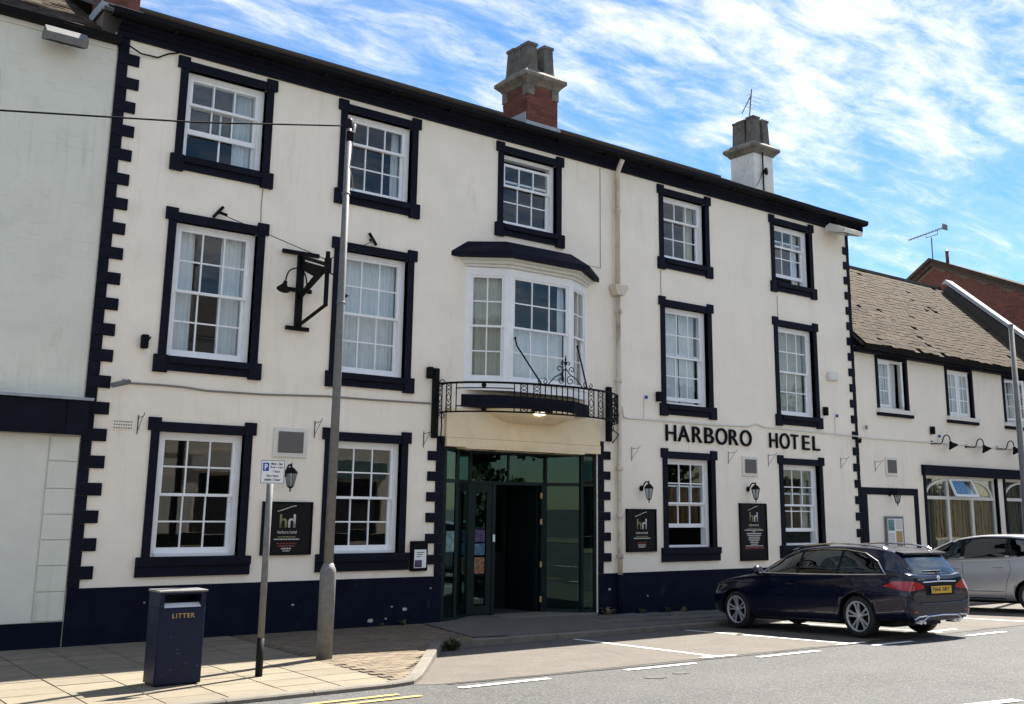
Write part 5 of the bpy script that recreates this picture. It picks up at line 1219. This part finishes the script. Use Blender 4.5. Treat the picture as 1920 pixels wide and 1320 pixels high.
bodyM = [(2.26, ring(.38, .50, .52, .10, .25, .34, .28)), (2.23, ring(.26, .62, .65, .35, .50, .58, .50)), (2.12, ring(.22, .72, .75, .55, .70, .76, .66)), (1.90, ring(.20, .80, .84, .68, .82, .86, .74)), (1.55, ring(.19, .87, .92, .72, .86, .895, .78)), (1.10, ring(.19, .92, .98, .74, .87, .90, .80)),
         (.70, ring(.19, .945, .99, .75, .87, .902, .82)), (.0, ring(.19, .955, .97, .75, .87, .905, .83)), (-.8, ring(.19, .965, .98, .75, .87, .905, .83)), (-1.4, ring(.20, .985, 1.0, .74, .87, .905, .82)), (-1.9, ring(.24, 1.0, 1.01, .70, .85, .885, .78)), (-2.2, ring(.26, 1.0, 1.01, .66, .80, .845, .73)),
         (-2.36, ring(.27, .975, .98, .62, .77, .81, .69)), (-2.41, ring(.28, .93, .93, .58, .72, .77, .64)), (-2.425, ring(.33, .80, .80, .50, .62, .70, .56))]
def cab(zb, zr, wb, wr, k=0.):
    return [(0, zb-.1), (wb*.7, zb-.1), (wb, zb), (lerp(wb, wr, .45)+.012, lerp(zb, zr, .45)), (wr+.02, zr-.07), (wr-.04, zr-.02), (wr*.6, zr-.004), (0, zr+.004)]
cabM = [(1.02, cab(.95, .985, .70, .60)), (.88, cab(.95, 1.04, .80, .66)), (.50, cab(.95, 1.22, .825, .62)), (.10, cab(.95, 1.375, .83, .59)), (-.30, cab(.955, 1.43, .83, .585)), (-.9, cab(.96, 1.445, .83, .58)), (-1.5, cab(.97, 1.42, .825, .575)), (-1.9, cab(.98, 1.375, .80, .57)), (-2.08, cab(.98, 1.335, .775, .56)), (-2.14, cab(.97, 1.29, .765, .56)), (-2.24, cab(.96, 1.16, .74, .58)), (-2.36, cab(.93, .99, .69, .62)), (-2.38, cab(.90, .93, .66, .60))]
PMc = dict(paint=carblue, body=bodyM, cabin=cabM, arch=.365, fa=1.42, ra=-1.42, rad=.325, rim=.235, hw=.90, beltz=.95, spokes=10, glass=glass('tinted_car_glass', (.16, .20, .19), 1.5, boost=2.2, gloss=(.85, .95, 1)), trim=True,
    windows=[([(.62, .99), (.0, .985), (-.10, .985)], [(.62, 1.03), (.32, 1.19), (.0, 1.31), (-.10, 1.33)]), ([(-.16, .985), (-1.0, .985)], [(-.16, 1.335), (-.5, 1.365), (-1.0, 1.36)]), ([(-1.07, .985), (-1.93, 1.0)], [(-1.07, 1.355), (-1.45, 1.30), (-1.75, 1.17), (-1.93, 1.01)])],
    daylight=([(.70, .978), (-.5, .972), (-1.3, .975), (-2.0, .988)], [(.70, .985), (.36, 1.22), (-.02, 1.345), (-.5, 1.385), (-1.05, 1.38), (-1.5, 1.32), (-1.8, 1.19), (-2.0, .995)]),
    lines=[('door_gap', [(-.13, .965), (-.14, .60), (-.12, .26)]), ('door_gap', [(.78, .93), (.86, .7), (.84, .26)]), ('door_gap', [(-1.02, .965), (-1.08, .80), (-.98, .58), (-.95, .26)])],
    sidebars=[('sill_trim', [(1.0, .235), (-.98, .235)], .008, chrome), ('body_crease', [(1.3, .80), (-.2, .83), (-1.9, .86)], .003, carblue), ('wing_crease', [(1.0, .42), (-.2, .36), (-.9, .50)], .003, carblue)],
    handles=[(.02, .80), (-.90, .815)], mirror=(.70, 1.03), rails=[(.15, .585, 1.37), (-.1, .60, 1.445), (-.8, .60, 1.475), (-1.5, .595, 1.45), (-1.85, .585, 1.395), (-1.9, .58, 1.37)],
    tail_side=[([(-1.98, .81), (-2.395, .735)], [(-1.98, .82), (-2.15, .885), (-2.395, .885)])], tail_rear=[([(.40, .77), (.55, .75), (.80, .735)], [(.40, .81), (.55, .865), (.80, .885)])],
    rear_glass=([(-.62, .985), (.62, .985)], [(-.60, 1.02), (-.50, 1.245), (0, 1.265), (.50, 1.245), (.60, 1.02), (.62, 1.0)]), windscreen=([(-.66, 1.02), (0, 1.0), (.66, 1.02)], [(-.66, 1.06), (-.52, 1.33), (0, 1.36), (.52, 1.33), (.66, 1.06)]))
def car_at(P, fx, fy, rx, ry, s, lat):
    """place so that the left wheels stand at (fx,fy) and (rx,ry)"""
    pass
azM = R(3.6)
# left rear wheel contact (13.96,-4.67); left front (14.1,-2.18)
d = Vector((math.sin(azM), math.cos(azM))); rt = Vector((d.y, -d.x)); sc = (.885, .93, .93)
base = Vector((14.19, -4.60))+d*1.42*sc[0]+rt*.80*sc[1]
zf_, zr_ = zroad(-2.2), zroad(-4.67)
pitM = math.atan((zr_-zf_)/(2.84*sc[0]))
mcar, bvb, bvc = make_car('parked_car', 'dark blue estate car parked nose to the hotel kerb with yellow rear plate', 'car', (base.x, base.y, (zf_+zr_)/2+.012), azM, pitM, sc, PMc)
# tail of the dark car: plate, chrome strip, lower bumper trim, wiper, badge, exhausts
def rearx(y, z, bv=bvb, off=.0):
    h = bv.ray_cast(Vector((-5, y, z)), Vector((1, 0, 0))); return (h[0].x if h[0] else -2.4)-off
mcar_root = mcar
xz = rearx(0, .76)
link('plate_recess', end_patch(bvb, [(-.37, .66), (.37, .66)], [(-.40, .845), (.40, .845)], -1, .003), plastic, mcar)
pl = link('number_plate', B(xz-.035, xz-.022, -.26, .26, .69, .80), platey, mcar)
t_ = textmesh('FJ66 SBY', .46, .078, 0, 0, 0, .002, 'C', bold=.02)
for v in t_.verts: c = v.co.copy(); v.co = Vector((xz-.0355+c.y*.5, -c.x, .706+c.z))
link('registration', t_, inkm, pl)
link('plate_border', B(xz-.0345, xz-.03, .262, .268, .69, .80), signb, pl)
def rearline(nm, pts, r, m_, off=.006): 
    q = []
    for y, z in dens(pts, 6): q.append((rearx(y, z, off=off), y, z))
    return link(nm, tube(bmesh.new(), q, r, 6), m_, mcar)
rearline('tailgate_strip', [(-.42, .862), (0, .872), (.42, .862)], .011, chrome, .01)
rearline('bumper_trim', [(.68, .31), (.62, .28), (.50, .28), (.38, .345), (0, .36), (-.38, .345), (-.50, .28), (-.62, .28), (-.68, .31), (-.62, .345), (-.42, .355)], .011, chrome, .012)
rearline('bumper_trim', [(.68, .31), (.62, .345), (.42, .355)], .011, chrome, .012)
rearline('tailgate_gap', [(.80, .66), (.60, .56), (0, .55), (-.60, .56), (-.80, .66)], .006, plastic, .001)
rearline('bumper_shelf', [(.78, .60), (.5, .535), (0, .525), (-.5, .535), (-.78, .60)], .012, carblue, .004)
bm = bmesh.new(); tube(bm, [(rearx(-.02, 1.0, bvc, .02), -.02, 1.0), (rearx(-.1, 1.03, bvc, .03), -.15, 1.035), (rearx(.25, 1.05, bvc, .03), .28, 1.03)], .009, 5); link('rear_wiper', bm, plastic, mcar)
link('badge', lathe(bmesh.new(), [(.034, 0), (.04, .006), (.034, .01), (.002, .01)], (rearx(0, .93, bvb, 0.0), 0, .925), 20, axis=(-1, 0, .1)), chrome, mcar)
link('model_lettering', B(rearx(.45, .905)-.008, rearx(.45, .905)-.002, .36, .54, .895, .913), chrome, mcar)
for y_ in (-.45, .45):
    for k in (-.05, .05): link('exhaust_pipe', tube(bmesh.new(), [(-2.2, y_+k, .25), (-2.38, y_+k, .25)], .026, 10), chrome, mcar)
link('spoiler', prism(bmesh.new(), [(-2.05, 1.345), (-2.22, 1.315), (-2.20, 1.285), (-2.05, 1.30)], 'y', -.56, .56) , carblue, mcar)
for o in [o for o in mcar.children if o.name.startswith('spoiler')]:
    for v in o.data.vertices: pass
for s in (-1, 1): link('headlight', side_patch(bvb, [(1.95, .66), (2.16, .62)], [(1.95, .76), (2.16, .68)], s, .004, 8, 4), lanternglass, mcar); link('bumper_reflector', B(rearx(s*.66, .42)-.006, rearx(s*.66, .42), s*.66-.05, s*.66+.05, .41, .43), red, mcar)
def ringS(zb, zs, zt, wb, w1, wm, ws): return ring(zb, zs, zt, wb, w1, wm, ws)
bodyS = [(2.10, ring(.34, .50, .52, .20, .32, .40, .34)), (2.06, ring(.26, .66, .69, .40, .52, .60, .52)), (1.94, ring(.22, .78, .82, .56, .70, .76, .66)), (1.7, ring(.2, .88, .93, .68, .80, .84, .72)), (1.3, ring(.2, .95, 1.01, .70, .84, .87, .76)), (.95, ring(.2, .985, 1.06, .72, .85, .875, .79)),
         (.5, ring(.2, 1.0, 1.04, .73, .85, .88, .80)), (-.4, ring(.2, 1.03, 1.05, .73, .85, .88, .81)), (-1.0, ring(.2, 1.07, 1.08, .73, .85, .885, .81)), (-1.5, ring(.22, 1.10, 1.11, .72, .85, .875, .79)), (-1.85, ring(.26, 1.09, 1.10, .66, .80, .83, .74)), (-2.02, ring(.28, 1.0, 1.0, .6, .74, .78, .68)), (-2.08, ring(.33, .82, .82, .5, .62, .68, .58))]
cabS = [(1.30, cab(.98, 1.0, .62, .5)), (1.12, cab(.98, 1.09, .76, .6)), (.72, cab(.99, 1.29, .805, .62)), (.30, cab(1.0, 1.45, .81, .60)), (-.1, cab(1.02, 1.53, .81, .595)), (-.6, cab(1.03, 1.55, .815, .59)), (-1.1, cab(1.06, 1.53, .81, .585)), (-1.55, cab(1.08, 1.47, .79, .57)), (-1.75, cab(1.08, 1.42, .76, .57)), (-1.9, cab(1.05, 1.22, .72, .58)), (-2.0, cab(1.0, 1.06, .68, .6))]
PSc = dict(PMc); PSc.update(paint=carsilver, body=bodyS, cabin=cabS, arch=.355, fa=1.29, ra=-1.29, rad=.315, rim=.215, hw=.875, beltz=1.0, trim=False, spokes=7,
    windows=[([(.82, 1.05), (.12, 1.06)], [(.82, 1.10), (.55, 1.26), (.30, 1.37), (.12, 1.42)]), ([(.03, 1.06), (-.80, 1.09)], [(.03, 1.43), (-.4, 1.47), (-.80, 1.46)]), ([(-.88, 1.10), (-1.40, 1.17)], [(-.88, 1.45), (-1.15, 1.42), (-1.40, 1.30)])],
    daylight=([(.95, 1.03), (0, 1.04), (-.8, 1.07), (-1.48, 1.15)], [(.95, 1.06), (.58, 1.30), (.28, 1.43), (-.3, 1.50), (-.85, 1.49), (-1.2, 1.45), (-1.48, 1.28)]),
    lines=[('door_gap', [(.07, 1.03), (.06, .6), (.08, .27)]), ('door_gap', [(.98, .98), (1.0, .7), (.92, .27)]), ('door_gap', [(-.86, 1.06), (-.92, .85), (-.82, .6), (-.74, .27)])],
    sidebars=[('side_rub_strip', [(.88, .42), (-.74, .42)], .018, carsilver), ('sill_crease', [(.88, .27), (-.74, .27)], .012, plastic)], handles=[(.22, .86), (-.66, .90)], mirror=(.88, 1.09), rails=None,
    tail_side=[([(-1.72, .92), (-1.93, .9)], [(-1.72, 1.08), (-1.93, 1.06)])], tail_rear=[([(.5, .9), (.70, .9)], [(.5, 1.05), (.70, 1.05)])],
    rear_glass=([(-.58, 1.1), (.58, 1.1)], [(-.56, 1.13), (-.48, 1.36), (0, 1.38), (.48, 1.36), (.56, 1.13), (.58, 1.1)]), windscreen=([(-.64, 1.06), (0, 1.04), (.64, 1.06)], [(-.64, 1.12), (-.54, 1.42), (0, 1.45), (.54, 1.42), (.64, 1.12)]))
azS = R(-4); d = Vector((math.sin(azS), math.cos(azS))); rt = Vector((d.y, -d.x)); scS = (1.0, .95, .96)
baseS = Vector((20.75, -3.95))+d*1.29*scS[0]+rt*.78*scS[1]
scar, _, _ = make_car('parked_car', 'silver hatchback car parked at the right edge beyond the dark estate', 'car', (baseS.x, baseS.y, (zroad(-2)+zroad(-3.95))/2+.01), azS, math.atan((zroad(-3.95)-zroad(-2))/2.0*.8), scS, PSc)

# ------------------------------------------------------------------ the other side of the street (seen in the window reflections)
OS = thing('opposite_shops', 'row of brick shops across the street facing the hotel', 'building', (16, -26, -1.8))
wall_with_holes('front_wall', wcream, OS, -6, 25, -1.9, 6.2, [(x, x+1.2, 2.6, 4.4) for x in (-4, 0, 4, 8, 12, 16, 20)]+[(x, x+3.2, -1.2, 1.0) for x in (-5, 0, 5, 10, 15, 20)], yf=-25, rev=-.2)
for x in (-4, 0, 4, 8, 12, 16, 20): bx('window', offwhite, OS, x+.02, x+1.18, -25.12, -25.08, 2.62, 4.38); bx('pane', room, OS, x+.1, x+1.1, -25.075, -25.07, 2.7, 4.3)
for x in (-5, 0, 5, 10, 15, 20): bx('shop_window', dark, OS, x+.02, x+3.18, -25.15, -25.1, -1.18, .98); bx('shop_fascia', offwhite if x % 10 else sticker['teal'], OS, x-.3, x+3.5, -25, -24.85, 1.1, 1.8)
bx('render_band', wcream, OS, 9.5, 19, -25.0, -24.95, 1.9, 6.0); bx('stall_riser', doorm, OS, -5.9, 24.9, -24.99, -24.97, -1.85, -1.21)
for x in (-2, 3, 8, 13, 18): bx('stall_pier', offwhite, OS, x+.3, x+1.9, -24.99, -24.96, -1.2, 1.05)
for a, b in ((9.2, 9.5), (19, 19.3)): bx('pilaster', offwhite, OS, a, b, -25, -24.88, -1.9, 6.1)
roof_slab(OS, -6, 25, -24.8, 6.2, -28.5, 8.6, slate2); bx('rear_wall', brickm, OS, -6, 25, -32, -31.8, -1.9, 6.2); bx('side_wall', brickm, OS, 24.8, 25, -31.8, -25.2, -1.9, 6.2)
fw = struct(link('far_pavement', B(-60, 90, -24.9, -20.5, -1.95, -1.68), slab))
HD = thing('garden_hedge', 'long clipped hedge across the street beyond the shops', 'hedge', (45, -26, -1.8)); bm = bmesh.new()
def leafquad(bm, p, s):
    a = Vector((random.gauss(0, 1), random.gauss(0, 1), random.gauss(0, 1))).normalized(); b = a.orthogonal().normalized()*s; c = a.cross(b)*.7
    bm.faces.new([bm.verts.new(q) for q in (p-b, p-c, p+b, p+c)])
for k in range(14000):
    x_ = random.uniform(27, 75); y_ = random.uniform(-28, -25); z_ = random.uniform(-1.8, 1.4+.6*math.sin(x_*.5)); leafquad(bm, Vector((x_, y_, z_)), random.uniform(.12, .25))
link('foliage', bm, hedge, HD)['kind'] = 'stuff'
for ti, (tx, ty, tr, th) in enumerate(((32, -31, 3.2, 7), (39, -30, 3.6, 8), (47, -31, 3.4, 7.5), (55, -32, 4, 9), (64, -31, 3.6, 8))):
    T = thing('street_tree', 'leafy tree behind the hedge across the street, %s from the shops' % ('first', 'second', 'third', 'fourth', 'fifth')[ti], 'tree', (tx, ty, -1.8), 'trees across the street')
    link('trunk', tube(bmesh.new(), [(tx, ty, -1.9), (tx+.1, ty, 1), (tx, ty+.1, th*.6)], .25, 8, .08), fencem, T); bm = bmesh.new()
    for k in range(5000):
        v = Vector((random.gauss(0, 1), random.gauss(0, 1), random.gauss(0, 1))).normalized(); v = v*tr*random.uniform(.5, 1.0)*(.85+.2*math.sin(v.x*5+ti)*math.cos(v.z*6)); leafquad(bm, Vector((tx, ty, th*.62))+v, random.uniform(.12, .28))
    link('crown', bm, hedge, T)
FB = thing('board_fence', 'brown close boarded fence behind the hedge across the street', 'fence', (55, -29, -1.8)); bm = bmesh.new()
for k in range(220): x_ = 40+k*.2; box(bm, x_, x_+.17, -24.6+.02*(k % 2), -24.57+.02*(k % 2), -1.7, .9+.04*(k % 3))
link('fence_board', bm, fencem, FB)['kind'] = 'stuff'
